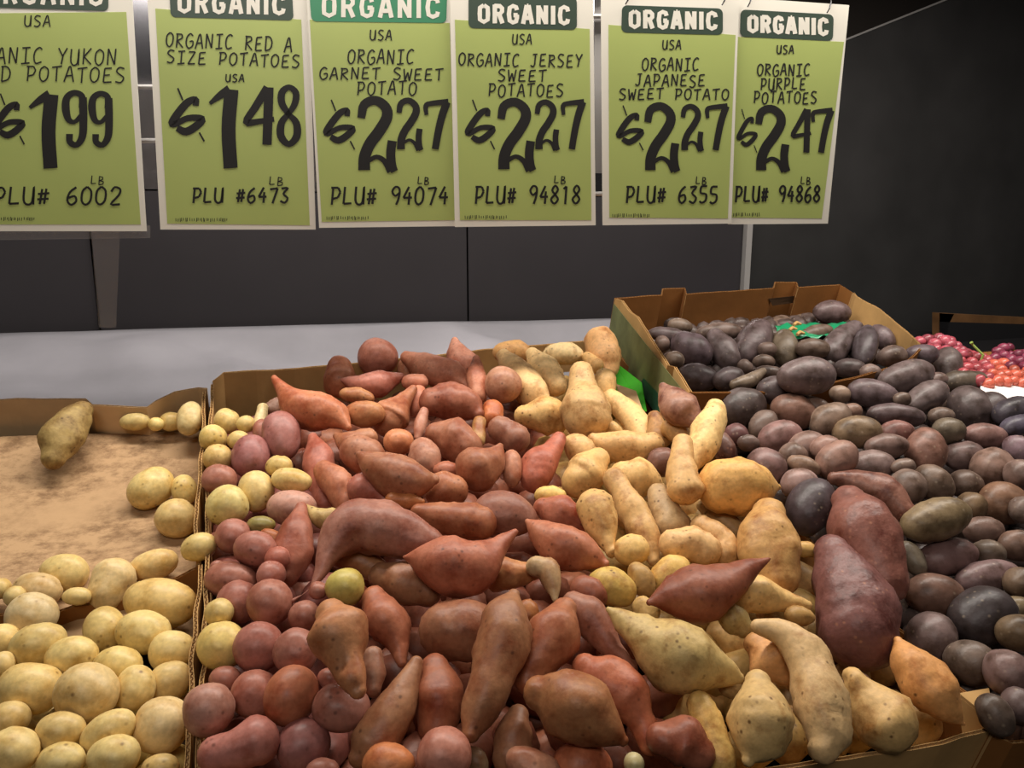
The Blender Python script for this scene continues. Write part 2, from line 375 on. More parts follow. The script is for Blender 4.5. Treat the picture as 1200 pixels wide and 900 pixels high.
# ---- upper right box
UL = 0.10
b4 = empty('cardboard_box', on(930, 430, 0)); tag(b4, 'green and brown cardboard box of purple potatoes raised at the back right', 'box')
BLc, BRc, FRc, FLc = on(721, 350, UL), on(1000, 343, UL), on(1078, 408, UL), on(808, 459, UL)
uy = (FLc - BLc) / np.linalg.norm(FLc - BLc); ux = (BRc - BLc) / np.linalg.norm(BRc - BLc)
rim = [BLc, on(776, 346, UL), on(777, 339, UL), on(803, 338, UL), on(805, 345, UL), on(907, 338, UL), on(909, 331, UL), on(934, 331, UL), on(936, 337, UL), on(985, 334, UL), BRc]
board('back_wall', rim, DN, 0.11, AY, (M['card_dark'], M['flute']), b4)
# hand hole in back wall
hh = [on(903, 338, UL) + DN * .028, on(934, 335, UL) + DN * .028, on(936, 335, UL) + DN * .048, on(910, 338, UL) + DN * .048]
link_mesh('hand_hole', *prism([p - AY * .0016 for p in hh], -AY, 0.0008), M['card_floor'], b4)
lf = [BLc, on(728, 352, UL), on(739, 366, UL - .004), on(747, 372, UL), on(782, 428, UL - .002), on(790, 430, UL - .004), FLc]
sidev = np.cross(N0, uy); sidev /= np.linalg.norm(sidev)
if sidev[0] > 0: sidev = -sidev
board('side_wall', lf, DN, 0.12, -sidev, (M['card'], M['flute']), b4)
# green printed outer face of that wall (flat print, a hair proud)
o_ = sidev * 0.0015
pA, pB, pC, pD = BLc + DN * .012 + o_, FLc + DN * .010 + o_, FLc + DN * .115 + o_, BLc + DN * .115 + o_
link_mesh('printed_face', *prism([pA, pB, pC, pD], sidev, 0.0006), M['olive'], b4)['label'] = 'olive green printed outer face'
link_mesh('printed_band', *prism([pA + (pB - pA) * .55 + DN * .07 + sidev * .001, pA + (pB - pA) * .97 + DN * .05 + sidev * .001, pC + (pD - pC) * .03 + sidev * .001, pC + (pD - pC) * .5 + sidev * .001], sidev, 0.0006), M['dkgreen'], b4)
rr = [BRc, on(1003, 347, UL), on(1010, 352, UL - .003), on(1030, 362, UL), on(1070, 396, UL - .002), on(1076, 402, UL - .01), FRc]
board('side_wall', rr, DN, 0.11, AX, (M['card'], M['flute']), b4)
ff = [FLc, on(860, 459, UL - .004), on(920, 458, UL - .008), on(1000, 442, UL - .006), on(1060, 425, UL - .004), FRc]
board('front_wall', ff, DN, 0.10, AY * -1, (M['card_dark'], M['flute']), b4)
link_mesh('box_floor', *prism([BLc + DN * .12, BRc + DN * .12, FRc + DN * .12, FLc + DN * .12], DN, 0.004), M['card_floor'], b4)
# ---- lower right box
b5 = empty('cardboard_box', on(1180, 850, -0.1)); tag(b5, 'cardboard box corner under the purple potatoes, bottom right edge', 'box')
rim = [on(1160, 858, -.002), on(1183, 868, -.002), on(1215, 866, -.002), on(1420, 850, -.002)]
board('front_wall', rim, DN, 0.15, AY * -1, (M['card_dark'], M['flute']), b5)
board('side_wall', [on(1139, 814, -.01), on(1150, 838, -.006), on(1160, 858, -.002)], DN, 0.15, AX, (M['card'], M['flute']), b5)
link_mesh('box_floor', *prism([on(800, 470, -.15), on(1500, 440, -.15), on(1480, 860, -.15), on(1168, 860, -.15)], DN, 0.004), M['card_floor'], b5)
DATA = """
# yellow potatoes, left box
B 97,481,11 85,495,19 71,517,22 63,536,13 #a08752 ^.02 =large dusty brown sweet potato lying alone on the bare cardboard, far left back|lone brown tuber on the cardboard
Y 158 494 18 10 -5
Y 183 497 9 8 0
Y 201 494 14 11 0
Y 222.5 490 19 14 100 #c9b276 ^.03 =freckled oval yellow potato upright in the back corner of the left box|freckled potato in the back corner
Y 177 572 30 22 -40 =smooth oval yellow potato, largest of the three by the divider on bare cardboard|largest potato on the bare cardboard
Y 216 574 17 14 80
Y 207 608 23 22 20
Y 233 641 22 16 -20 #cdb368 ^.08 =freckled yellow potato perched on top of the cardboard divider|freckled potato on the divider
Y 0 690 10 12 0
Y 44 692 28 20 5 #c6a870
Y 17 699 12 12 0
Y 75 671 27 21 10
Y 90 699 17 10 0
Y 133,678,24 124,696,20 #d2b67a =two-lobed yellow potato with a brown blotch, behind the front left box's rim|two-lobed yellow potato
Y 180 662 30 17 -15
Y 188 706 42 27 10 #d0b064 ^.01 =largest yellow potato, a long oval beside the cardboard divider|largest long yellow potato
Y 38 721 29 25 0 #cdb684
Y 123 738 27 22 80
Y 168 741 31 24 10
Y 202 763 27 23 -10
Y 45 755 35 24 -20
Y 2 752 19 20 0
Y 84 769 31 22 -10
Y 138 780 28 21 5
Y 102 812 35 33 10 #cfb273 =big round yellow potato in the middle of the front left heap|big round yellow potato
Y 35 807 37 29 5
Y 158 806 28 22 100
Y 200 798 27 22 -30
Y 3 778 14 14 0
Y 190 850 35 31 95 #d2b57a =big egg-shaped yellow potato by the divider, bottom of the left box|big egg-shaped yellow potato
Y 10 843 24 20 0
Y 71 857 29 22 -10
Y 127 857 36 21 -30
Y 14 881 31 26 0
Y 133 886 30 23 0
Y 72 892 28 20 0
Y 188 900 22 15 0
# small yellow in middle box
Y 266 494 15 15 0
Y 288 497 11 10 0
Y 250 514 16 16 0
Y 279 516 13 11 0
Y 255 537 18 16 -25
Y 266 593 26 23 -30 #d0bc70 =plump yellow potato just right of the divider, among red potatoes|plump yellow potato by the divider
Y 300 576 23 20 90
Y 327 547 16 13 0
Y 342 563 24 14 8
Y 308,478,6 304,500,8 #d8c48c =thin pale sliver of a potato beside the back wall of the middle box
Y 306 615 17 10 0 #8f8444
Y 257 718 13 16 70
Y 260 757 31 27 -40 #d0b45e =yellow potato wedged between the divider and a red potato, lower left|yellow potato wedged at the divider
Y 404 688 23 21 0 #b7a547 ^.03 =green-tinged yellow potato sitting among the garnet sweet potatoes|green-tinged yellow potato
Y 743 895 8 12 0 #c9bd8a
# red
R 257 563 20 18 10
R 294 535 24 21 95 #9c6068 =dark pink round red potato in front of the small yellow ones|dark pink round potato
R 330 511 27 21 80 #a06468
R 307 505 13 10 90
R 342 595 29 20 5 #b4807a
R 273 628 18 19 60
R 299 644 25 20 15 #9c5c56
R 271 680 31 20 6
R 255 664 9 7 0
R 318 674 17 16 0
R 278 705 24 24 0
R 316 706 26 25 60
R 303 758 31 27 -30 #9c5c58
R 356 722 18 17 0
R 346 764 26 25 0
R 373 692 11 10 0
R 264 796 19 14 0
R 298 813 27 26 20
R 244 832 32 28 90 #a4706a ^.02 =round red potato overhanging the divider, bottom of the middle box|round red potato on the divider
R 341 815 38 29 -65 #a95f44 =large orange-brown oval potato among the red potatoes, lower left|large orange-brown oval potato
R 386 795 14 11 20
R 400 829 34 26 5 #9a5f58
R 251,884,19 276,878,22 301,868,26 #aa6462 =long peanut-shaped red potato at the bottom edge, right of the divider|peanut-shaped red potato
R 356 873 32 28 -10 #8d5458
R 378 904 20 14 0
R 443 419 24 21 0 #b06a5e =round red potato topping the back of the heap, against the grey paper|round red potato at the back
R 521 886 32 31 0 #a9685f ^.03 =round pink potato at the bottom edge, centre of the heap|round pink potato, bottom edge
R 590 451 22 20 0 #a8735f
R 467 518 18 15 0 #c2764f
# garnet
G 325,474,8 318,480,9 #7d5a52
G 321,443,3 333,458,9 350,476,19 373,483,22 395,488,16 408,501,4 #b06a4e ^.03 =horn-shaped orange sweet potato with its tip pointing up left, back left of the heap|horn-shaped sweet potato
G 398,430,13 398,447,19
G 402,445,3 420,450,10 445,450,15 460,445,9 470,441,4 #a05f58
G 478 433 12 13 0 #b87e68
G 486 448 16 10 0 #b4705f
G 477,419,8 500,430,17 525,440,18 546,452,9 #b5725f =smooth pinkish spindle-shaped sweet potato at the back, behind the warty one|pinkish spindle at the back
G 533,399,4 536,415,13 545,430,17 #b87a6e
G 558,420,4 558,442,11 561,464,9 #b87866
G 508,471,17 530,470,22 550,477,17 560,485,7 #8f5344 ^.02 =brown warty sweet potato with pitted bumps, back centre of the heap|warty brown sweet potato
G 578,479,11 576,490,12 #b86a40
G 586,502,14 604,514,17 #8c5c50
G 655,514,8 646,530,13 632,545,20 628,560,18 #a4584a =crooked red sweet potato with its neck up right, beside the pale pile|crooked red sweet potato
G 586,523,4 578,538,16 560,550,26 #98604b ^.02 =cone-shaped sweet potato with its point upward, heap centre|cone-shaped sweet potato
G 600 549 22 11 88 #a8705e
G 562,494,7 560,516,9 #b08a5c
G 510,508,12 530,512,22 545,524,20 #98604e
G 497 535 22 17 75 #a8766a
G 421,533,4 438,545,16 463,557,24 490,563,19 510,562,5 #96604a ^.03 =big brown spindle sweet potato with pointed left end, left of the cone|big brown spindle
G 425 533 27 22 30 #9a6350
G 394,511,4 407,520,13 432,514,11 #a06a52
G 484,456,5 473,470,10 459,488,21 455,494,18 #a4694f
G 427 485 24 15 0 #ac7450
G 418 464 21 9 10 #a87450
G 489 470 18 11 100 #ae6a58
G 497,482,5 492,499,7 489,513,4 #b07a70
G 367,513,6 372,532,15 376,557,17 381,590,11 #a8625a =upright pink sweet potato with a pointed top, left of the heap|upright pink sweet potato
G 380,551,12 396,568,18 406,590,13 432,602,7 #aa6a55
G 425,572,18 440,577,12 452,586,6 #a8625c
G 523 551 16 10 0
G 523 575 26 21 0 #a2664c
G 460,586,9 480,587,9 494,588,4 #b0693c
G 343,704,2 360,692,3 374,674,7 385,648,15 408,622,27 440,618,32 475,627,26 505,636,17 523,640,5 #93605a ^.04 =long curved mauve sweet potato with a thin tail curling down left|long curved mauve sweet potato
G 490,600,9 520,607,17 550,611,21 563,613,19 #94583e
G 592 603 38 24 10 #885850
G 474,653,2 497,657,19 527,664,33 557,662,29 580,644,14 593,632,8 604,623,3 #9f5a48 ^.04 =large sweet potato with thin tail curving up right, at the heap's centre|large tailed sweet potato
G 400,655,12 420,656,16 440,668,14 #9a6848
G 448,675,16 475,685,24 500,692,18 #8d5f48
G 585,672,20 605,673,16 625,670,9 #a9724c
G 628,664,12 642,668,14 648,686,10 650,703,3 #a98a6c =greyish tan club-shaped sweet potato end, right of the large tailed one
G 635,594,10 655,603,21 680,612,13 #a05c4c
G 618,611,3 634,624,16 660,640,24 688,650,19 709,661,4 #a3614c ^.01
G 353,595,7 348,620,17 342,650,21 335,676,13 #95564a =upright brown sweet potato standing between red potatoes, left|upright brown sweet potato
G 318 630 14 9 30 #a5653f
G 325 655 15 14 0 #a5605a
G 388,720,18 398,741,33 405,775,20 413,795,16 419,809,10 #a46c4c ^.07 =pear-shaped sweet potato with a thick neck pointing down, lower left of heap|pear-shaped sweet potato
G 439,701,14 452,725,24 466,752,14 471,777,5 #9c5a45
G 437,770,12 438,790,13 437,808,9 #93695c
G 488,776,7 473,810,17 456,842,24 432,872,22 420,888,12 #8f5f46 =long sweet potato slanting down left to the bottom edge|long slanting sweet potato
G 455 896 31 22 0 #b0683f
G 510,782,16 514,815,29 512,852,22 #8d4f3a
G 522,738,31 548,738,33 #8a5844
G 602,697,7 594,720,25 590,750,30 576,795,26 560,835,20 552,860,10 #8d5c42 ^.04 =longest upright brown sweet potato with its tip upward, lower centre|longest upright brown sweet potato
G 619 719 17 13 70 #a06838
G 662,714,14 650,742,29 630,775,22 618,800,13 #9c5f45 ^.02
G 672,706,13 692,725,21 715,756,13 742,783,4 #8f5c50 ^.01
G 632,812,19 653,818,33 685,836,37 712,855,22 730,868,6 #94603f ^.04 =big brown teardrop sweet potato with point down right, bottom centre|big brown teardrop
G 686,782,16 705,797,29 733,815,30 750,843,17 762,872,13 #a55c44 ^.02
G 775,866,18 798,868,27 818,883,20 #864a3a
G 607,838,12 602,862,21 600,885,22 #8f5f48
G 625 900 36 20 30 #9c6a5a
G 682 898 36 26 0 #a85c40
G 558 893 20 12 60 #8a705c
G 690 695 24 18 40 #85493a
G 762,706,5 785,701,20 815,697,31 845,685,25 875,668,12 901,655,2 #83493a ^.05 =dark brown pointed sweet potato lying across the pale ones|dark pointed sweet potato
# jersey pale
J 356,592,2 368,603,9 384,609,14 #b29a5a
J 600 413 23 14 0 #c08f4c
J 590,418,9 608,440,17 625,462,18 638,474,11 #c9a468
J 624,415,8 638,435,18 652,452,13 #d9b676
J 660 415 24 13 0 #d6bb80
J 704,400,18 707,418,20 711,434,12 #cc9a5c =orange-tan pear-shaped sweet potato topping the pale pile, beside the green box|orange-tan pear at the top
J 688,418,6 698,428,10 
J 682,436,13 683,455,18 686,478,28 687,490,26 #ba955a ^.04 =large upright tan sweet potato with a dimpled base, back of pale pile|large dimpled tan sweet potato
J 709 450 17 13 80
J 716,466,10 732,480,14 748,500,16 757,518,16 #d2aa66
J 695,514,7 718,522,17 745,525,19 764,523,15 #c69c5c
J 719 503 14 8 40
J 614,487,12 635,488,21 648,487,20 #c9a15a =lumpy pale sweet potato with a knobbly left end, back of the pile|lumpy knobbed sweet potato
J 680 527 22 16 40 #c9a060
J 701,537,13 686,556,25 679,563,22 #caa25c
J 732,560,20 750,561,25 768,565,12 776,568,3 #cfa861
J 719,560,12 730,580,14 746,605,18 758,635,16 766,657,7 #c09858 =long bent pale sweet potato running down the pile's centre|long bent pale sweet potato
J 698,594,22 703,614,19 711,636,10 715,648,4 #c39a54
J 645 581 19 11 0 #d0ae54
J 740 645 21 17 -10 #cfa95a
J 717 688 30 21 25 #c2a346
J 752 679 23 14 60 #a48040
J 785 672 26 18 -35 #cfa94e
J 757 715 18 14 50 #b8954e
J 771,578,12 780,598,17 788,617,20 #a88a5c
J 790,638,18 808,636,20 828,644,18 #cfa566
J 822,616,13 840,632,19 848,650,18 #bc9357
J 822,593,6 840,605,14 862,623,12 #a8854c
J 848,569,31 868,570,35 893,570,24 912,571,3 #ce9d4a ^.06 =biggest smooth golden sweet potato with a nipple end pointing right|big golden sweet potato
J 801,519,11 798,545,15 803,572,20 #c79c5a ^.09 =pestle-shaped pale sweet potato with its thick end down, beside the golden one|pestle-shaped pale sweet potato
J 838,478,11 833,496,17 822,525,17 811,543,10 #dcb972 ^.13 =smooth pale finger-shaped sweet potato leaning up right, beside the pointed purple one|pale finger-shaped sweet potato
J 767,489,8 773,512,14 #a87c45
J 785,502,11 798,510,12 #bf9250
J 901,603,20 899,625,31 901,650,34 908,676,26 #b68a48 ^.02 =blocky stained pale sweet potato below the golden one|blocky stained sweet potato
J 866,700,19 890,697,21 918,704,13 946,709,6 #cda65c
J 850,714,12 862,728,17 872,736,11 #a68e4e
J 713,714,3 728,724,10 750,743,21 780,763,38 810,775,37 840,786,22 867,795,5 #b59a58 ^.05 =largest pale dusty sweet potato with a stalk end pointing up left|largest dusty pale sweet potato
J 886,755,14 902,772,26 919,790,14 #c58d4a
J 888,734,8 915,742,15 941,765,23 956,795,27 965,830,30 968,858,27 965,877,18 #c2a06a ^.03 =long curved pale sweet potato bending down to the front box rim|long curved pale sweet potato
J 888,799,14 890,824,32 890,850,38 884,872,28 878,889,10 #bc9b5c ^.02 =big egg-shaped pale sweet potato, bottom right of centre|big egg-shaped pale sweet potato
J 820,825,15 835,860,18 845,895,18 #c9a44e
J 855 805 16 12 40 #a08048
J 998,793,11 1013,816,21 1037,843,37 #c19c5a =round-bottomed pale sweet potato resting at the middle box's front rim|round-bottomed pale sweet potato
J 1052,751,5 1065,775,22 1085,798,29 1108,828,20 1128,847,4 #c68a44 ^.01 =orange wedge-shaped sweet potato pointing down to the front box corner|orange wedge-shaped sweet potato
J 943 644 14 9 10 #c8a050
J 937 722 18 11 10 #a8823f
# japanese purple sweet
K 777,453,5 788,469,17 800,482,20 814,492,12 #9c6a60 ^.09 =pointed purple-skinned sweet potato leaning against the green box|pointed purple sweet potato
K 776 541 17 17 0 #7d5350
K 848 526 22 14 60 #77504e
K 1004 803 18 14 0 #553630
K 975,646,20 988,676,36 1004,711,46 1006,740,45 #76464a ^.05 =largest purple-skinned sweet potato, lying right of the pale pile|largest purple sweet potato
K 995,588,20 1006,610,36 1020,642,37 1036,680,26 #824a46 ^.03 =second large purple sweet potato, just above the largest one|second large purple sweet potato
K 977,560,7 1003,565,15 1037,580,21 1058,600,14 #875650 =knobbly purple sweet potato behind the two large ones|knobbly purple sweet potato
# purple potatoes lower heap
P 950 594 33 24 -62 #4b4149 ^.02 =slate-black oval potato touching the large purple sweet potatoes|slate-black oval potato
P 937 567 21 17 -10 #9a8183
P 942 546 21 11 20 #8d7468
P 898 547 25 20 40 #84696c
P 877 519 13 9 0
P 894 498 17 14 -50 #6f5f5c
P 914 513 25 18 -15 #8b6c6e
P 946 524 23 17 -10 #836b68
P 929 534 15 16 50 #7d6863
P 929 482 27 19 15 #7d5f57
P 973 491 23 17 -30 #837068
P 967 525 17 14 -10 #9a7c78
P 981 539 24 19 -40 #90716b
P 1005 507 28 18 -5 #7d6a58
P 1051 507 20 14 0 #845f5e
P 1039 523 25 14 -5 #796463
P 1023 545 25 17 -5 #897679
P 1058 547 14 9 -10
P 1064 570 23 19 35 #7c6a66
P 1094 566 27 18 40 #74625a
P 1085 528 25 21 90 #85635c =pinkish brown upright potato with a dusty top, right of centre|pinkish brown upright potato
P 1112 505 18 15 0 #6b6158
P 1129 536 23 18 0 #6a585a
P 1155 511 25 14 5 #8d6f70
P 1195 500 22 13 -15 #4f4a5c
P 1195 527 22 15 30 #7f6a78
P 1163 549 26 23 20 #876f6a
P 1195 556 16 17 70 #7a6664
P 1132 568 19 16 0 #6b5a55
P 1174 590 27 23 0 #7a5d4e
P 1138 593 17 15 0 #76624f
P 1097 609 40 22 -17 #80705a =long olive-tan potato, the longest of the right-hand heap|long olive-tan potato
P 1152 621 23 15 0 #76605c
P 1192 639 23 17 0 #765f58
P 1111 653 34 20 -12 #82676a
P 1158 648 20 15 15 #74665f
P 1157 676 37 18 -12 #7f696f
P 1095 698 35 23 5 #735850
P 1069 655 24 12 60 #746b62
P 1152 722 35 30 -30 #423b40 =blackish egg-shaped potato, the darkest near the right edge|blackish egg-shaped potato
P 1194 714 18 14 0 #756754
P 1194 742 25 20 0 #6e5d4c
P 1091 748 30 28 30 #776669 =round mauve-grey potato beside the orange wedge|round mauve-grey potato
P 1138 777 26 26 90 #70625e
P 1181 788 23 24 0 #7c6668
P 1166 838 29 18 60 #5f524e
P 1196 828 20 20 0 #6e5e62
P 1197 683 16 18 80 #6e5c50
P 1198 598 10 14 90
# mid right
P 870 478 27 21 -20 #514648 =dark rounded purple potato below the upper box's front rim|dark rounded potato under the rim
P 945 441 33 21 -5 #6b5d62 ^.16 =big purple potato lying over the upper box's front rim|big purple potato over the rim
P 908 457 20 16 -10 #52474c ^.03
P 995 432 19 11 0 #5a4e52
P 1020 436 12 9 0
P 1023 462 31 16 15 #665860
P 984 462 13 10 20 #8a766c
P 1062 442 32 18 -18 #685b60 ^.02 =large oval purple potato near the upper box's right wall|large oval potato near right wall
P 1086 466 25 16 -32 #6b5f64
P 1099 445 11 9 0
P 1113 474 13 13 0
P 1050 487 35 13 5 #5e5056
P 1136 478 25 22 70 #5b5054
P 1163 481 20 18 70 #554b50
P 1188 482 22 16 -20 #47424e
P 1103 488 15 10 0
P 958 478 18 11 30 #8a7068
P 997 482 13 9 0 #8a7068
P 1057 468 10 8 0
P 1080 416 19 12 -5 #625560
P 1111 427 17 15 90 #61565a
P 1132 447 28 13 -3 #5c524c =elongated dark potato nearest to the grapes|elongated dark potato by the grapes
P 1045 418 17 12 -8
# in upper box
P 975 366 22 13 3 #6a5a60 =oval purple potato lying highest, against the upper box's back wall|highest potato against the back wall
P 957 390 19 9 -15
P 952 409 20 12 0
P 1002,385,9 987,397,14 972,416,15 #665a60
P 1014 405 23 13 100 #544b54
P 1034 395 17 11 50 #685a62
P 782 393 24 9 8 #5e5258
P 797 382 15 8 10
P 810 409 26 18 32 #625560 =plump purple potato, upper box, left of the ridged one|plump potato beside the ridged one
P 842 389 27 10 -3
P 838,394,9 847,408,15 853,421,14 #665a60 =ridged upright purple potato in the upper box's left half|ridged upright potato
P 883 401 27 18 -60 #5d5056
P 920 408 20 15 85 #6d6258
P 899 410 11 9 0
P 895 424 13 8 0
P 818 443 25 15 6 #5c5158
P 854 444 18 13 -15 #544a50
P 861,451,6 878,446,8 894,435,4 #75685f =curved shrivelled purple potato with a pale rim, by the upper front wall
P 873 430 9 8 50
P 901 437 18 8 5
P 791 422 11 10 0
P 776 403 9 9 0
P 937 463 13 8 0
P 863 510 14 13 0 #6d4c50
"""
# skin colours were read off a dim photograph; these bring them to the skins' own lightness
KG = {'Y': 1.2, 'R': 1.2, 'G': 1.3, 'J': 1.25, 'K': 1.15, 'P': 1.1, 'B': 1.1}
DS = {'Y': 0.13, 'R': 0.16, 'G': 0.12, 'J': 0.13, 'K': 0.15, 'P': 0.0, 'B': 0.0}
WM = {'Y': (1, .98, .95), 'R': (1.04, 1.03, .82), 'G': (1.05, 1.03, .8), 'J': (1.02, .97, .92), 'K': (1, 1.04, .82), 'P': (1.04, .98, .84), 'B': (1, 1, 1)}
# ------------------------------------------------------------------ produce
class It: pass
GROW = {'Y': 1.045, 'R': 1.07, 'G': 1.07, 'J': 1.05, 'K': 1.03, 'P': 1.1, 'B': 1.05}
def smooth(x): x = min(1, max(0, x)); return x * x * (3 - 2 * x)
def in_upper(x, y):
    return x > 765 and x < 1078 and y < 448 and y < 458 - max(0, x - 940) * 0.36 + 2 and not (x > 1028 and y > 405)
def lift(x, y, kind):
    xd = 236 if y > 650 else 240
    if x < xd:
        if kind in 'Y' and y < 655 and y > 510: return -0.052
        if y <= 510: return -0.026
        return -0.045 + 0.035 * smooth((y - 690) / 60)
    if kind == 'P' or (kind == 'K' and x > 930) or x > 1080:
        if in_upper(x, y): return 0.052 + 0.012 * smooth((x - 900) / 100)
        base = 0.075 * (1 - smooth((y - 455) / 270)) * (1 - 0.6 * smooth((x - 1060) / 80))
        return base + 0.012
    e = smooth((x - 240) / 160) * smooth((940 - y) / 160) * smooth((1130 - x) / 160)
    return 0.01 + 0.032 * e
items = []
SEC = {}
for line in DATA.strip().split('\n'):
    if line.startswith('#') or not line.strip(): continue
    short = label = None
    if '|' in line: line, short = line.split('|')
    if '=' in line: line, label = line.split('=')
    it = It(); it.label = label; it.short = short; it.bias = 0.0; it.col = None
    tok = line.split(); it.kind = tok[0]; tok = tok[1:]
    while tok and tok[-1][0] in '#^':
        t_ = tok.pop()
        if t_[0] == '#': it.col = t_
        else: it.bias = float(t_[1:])
    if any(',' in t_ for t_ in tok):
        it.ell = False
        it.px = [tuple(float(q) for q in t_.split(',')) for t_ in tok]
        if len(it.px) == 1: it.px.append((it.px[0][0] + 2, it.px[0][1] + 2, it.px[0][2]))
    else:
        x, y, a, b, an = [float(q) for q in (tok + ['0'])[:5]]
        an = math.radians(an); a = max(a, b)
        it.ell = True; it.abc = (x, y, a, b)
        it.px = [(x - a * math.cos(an), y - a * math.sin(an), b), (x, y, b), (x + a * math.cos(an), y + a * math.sin(an), b)]
    it.filler = False
    items.append(it)
DEF = {'Y': '#d2b66c', 'R': '#9e6058', 'G': '#9b5c48', 'J': '#c9a05a', 'K': '#82504a', 'P': '#72625f', 'B': '#a08752'}
def setup(it):
    n = len(it.px)
    if not hasattr(it, 'grown'):
        it.grown = True; it.px = [(p[0], p[1], p[2] * GROW[it.kind]) for p in it.px]
    wts = [p[2] + 1 for p in it.px]; W = sum(wts)
    it.cx = sum(p[0] * w_ for p, w_ in zip(it.px, wts)) / W; it.cy = sum(p[1] * w_ for p, w_ in zip(it.px, wts)) / W
    lf = lift(it.cx, it.cy, it.kind) + (it.lf if hasattr(it, 'lf') else 0)
    zc = zon(it.cx, it.cy, lf) - it.bias
    k = 0.35 if it.ell else 0.55
    it.z = [zc + k * (zon(p[0], p[1], lf) + 0 - zon(it.cx, it.cy, lf)) for p in it.px]
    if not it.ell:   # spread limited so that a spine never gets steeper than its length
        L = math.hypot(it.px[0][0] - it.px[-1][0], it.px[0][1] - it.px[-1][1]) * zc / FPX
        dz = max(it.z) - min(it.z)
        if dz > 0.7 * L and dz > 0: it.z = [zc + (z_ - zc) * 0.7 * L / dz for z_ in it.z]
    it.pts = np.array([P(p[0], p[1], z_) for p, z_ in zip(it.px, it.z)])
    it.rad = np.array([p[2] * z_ / FPX for p, z_ in zip(it.px, it.z)])
    it.zc = zc
    if it.ell:
        c = it.pts[1]; h = (it.pts[2] - it.pts[0]) / 2; b = it.rad[1]
        a = np.linalg.norm(h); it.sp = [(c + h * t_ * max(0, 1 - b / a * .55), b * q) for t_, q in ((-.75, .78), (0, 1), (.75, .78))]
    else:
        it.sp = []
        for i in range(len(it.pts) - 1):
            m_ = max(1, int(np.linalg.norm(it.pts[i + 1] - it.pts[i]) / (0.6 * max(it.rad[i], it.rad[i + 1], 0.006))))
            for j in range(m_):
                t_ = j / m_; it.sp.append((it.pts[i] * (1 - t_) + it.pts[i + 1] * t_, it.rad[i] * (1 - t_) + it.rad[i + 1] * t_))
        it.sp.append((it.pts[-1], it.rad[-1]))
        it.sp = [s_ for s_ in it.sp if s_[1] > 0.004] or it.sp[:1]
for it in items: setup(it)
# buried tubers: fill what would be empty between the visible ones
def cover_map(st=4):
    g = np.zeros((980 // st, 1260 // st), bool); yy, xx = np.mgrid[0:g.shape[0], 0:g.shape[1]] * st
    for it in items:
        pl = it.px if not it.ell else [(it.px[0][0] * (1 - t_) + it.px[2][0] * t_, it.px[0][1] * (1 - t_) + it.px[2][1] * t_, it.abc[3] * math.sqrt(max(0.05, 1 - (2 * t_ - 1) ** 2 * .9))) for t_ in (.1, .3, .5, .7, .9)]
        for (a_, b_) in zip(pl[:-1], pl[1:]):
            for t_ in (0, .33, .66, 1):
                x = a_[0] * (1 - t_) + b_[0] * t_; y = a_[1] * (1 - t_) + b_[1] * t_; r = a_[2] * (1 - t_) + b_[2] * t_
                x0, x1, y0, y1 = [int(q / st) for q in (x - r, x + r + st, y - r, y + r + st)]
                s_ = (slice(max(0, y0), max(0, y1)), slice(max(0, x0), max(0, x1)))
                g[s_] |= (xx[s_] - x) ** 2 + (yy[s_] - y) ** 2 < r * r
    return g
def inpoly(x, y, pg):
    c = False; j = len(pg) - 1
    for i in range(len(pg)):
        if (pg[i][1] > y) != (pg[j][1] > y) and x < (pg[j][0] - pg[i][0]) * (y - pg[i][1]) / (pg[j][1] - pg[i][1]) + pg[i][0]: c = not c
        j = i
    return c
zones = [('Y', 26, [(0, 775), (70, 745), (215, 790), (212, 900), (0, 900)], 'yellow potato buried in the shadowed gaps of the front left box', 'buried yellow potatoes'),
         ('R', 25, [(262, 640), (370, 600), (400, 720), (420, 900), (250, 900)], 'red potato buried in the dark gaps left of the sweet potatoes', 'buried red potatoes'),
         ('G', 27, [(350, 480), (420, 430), (560, 430), (640, 520), (690, 640), (800, 900), (400, 900), (370, 600)], 'garnet sweet potato buried in the dark gaps of the centre heap', 'buried garnet sweet potatoes'),
         ('J', 26, [(620, 450), (740, 470), (850, 600), (940, 680), (1090, 800), (1090, 850), (900, 880), (820, 900), (640, 520)], 'pale sweet potato buried in the dark gaps of the pale pile', 'buried pale sweet potatoes'),
         ('P', 19, [(850, 500), (1000, 460), (1190, 500), (1190, 820), (1130, 790), (1060, 720), (930, 640)], 'purple potato buried in the dark gaps of the right-hand heap', 'buried purple potatoes'),
         ('P', 15, [(785, 400), (830, 385), (1000, 385), (1050, 405), (1000, 425), (830, 440)], 'purple potato buried in the dark gaps of the raised back box', 'buried purple potatoes of the raised box')]
g = cover_map(); st = 4
rng = random.Random(3)
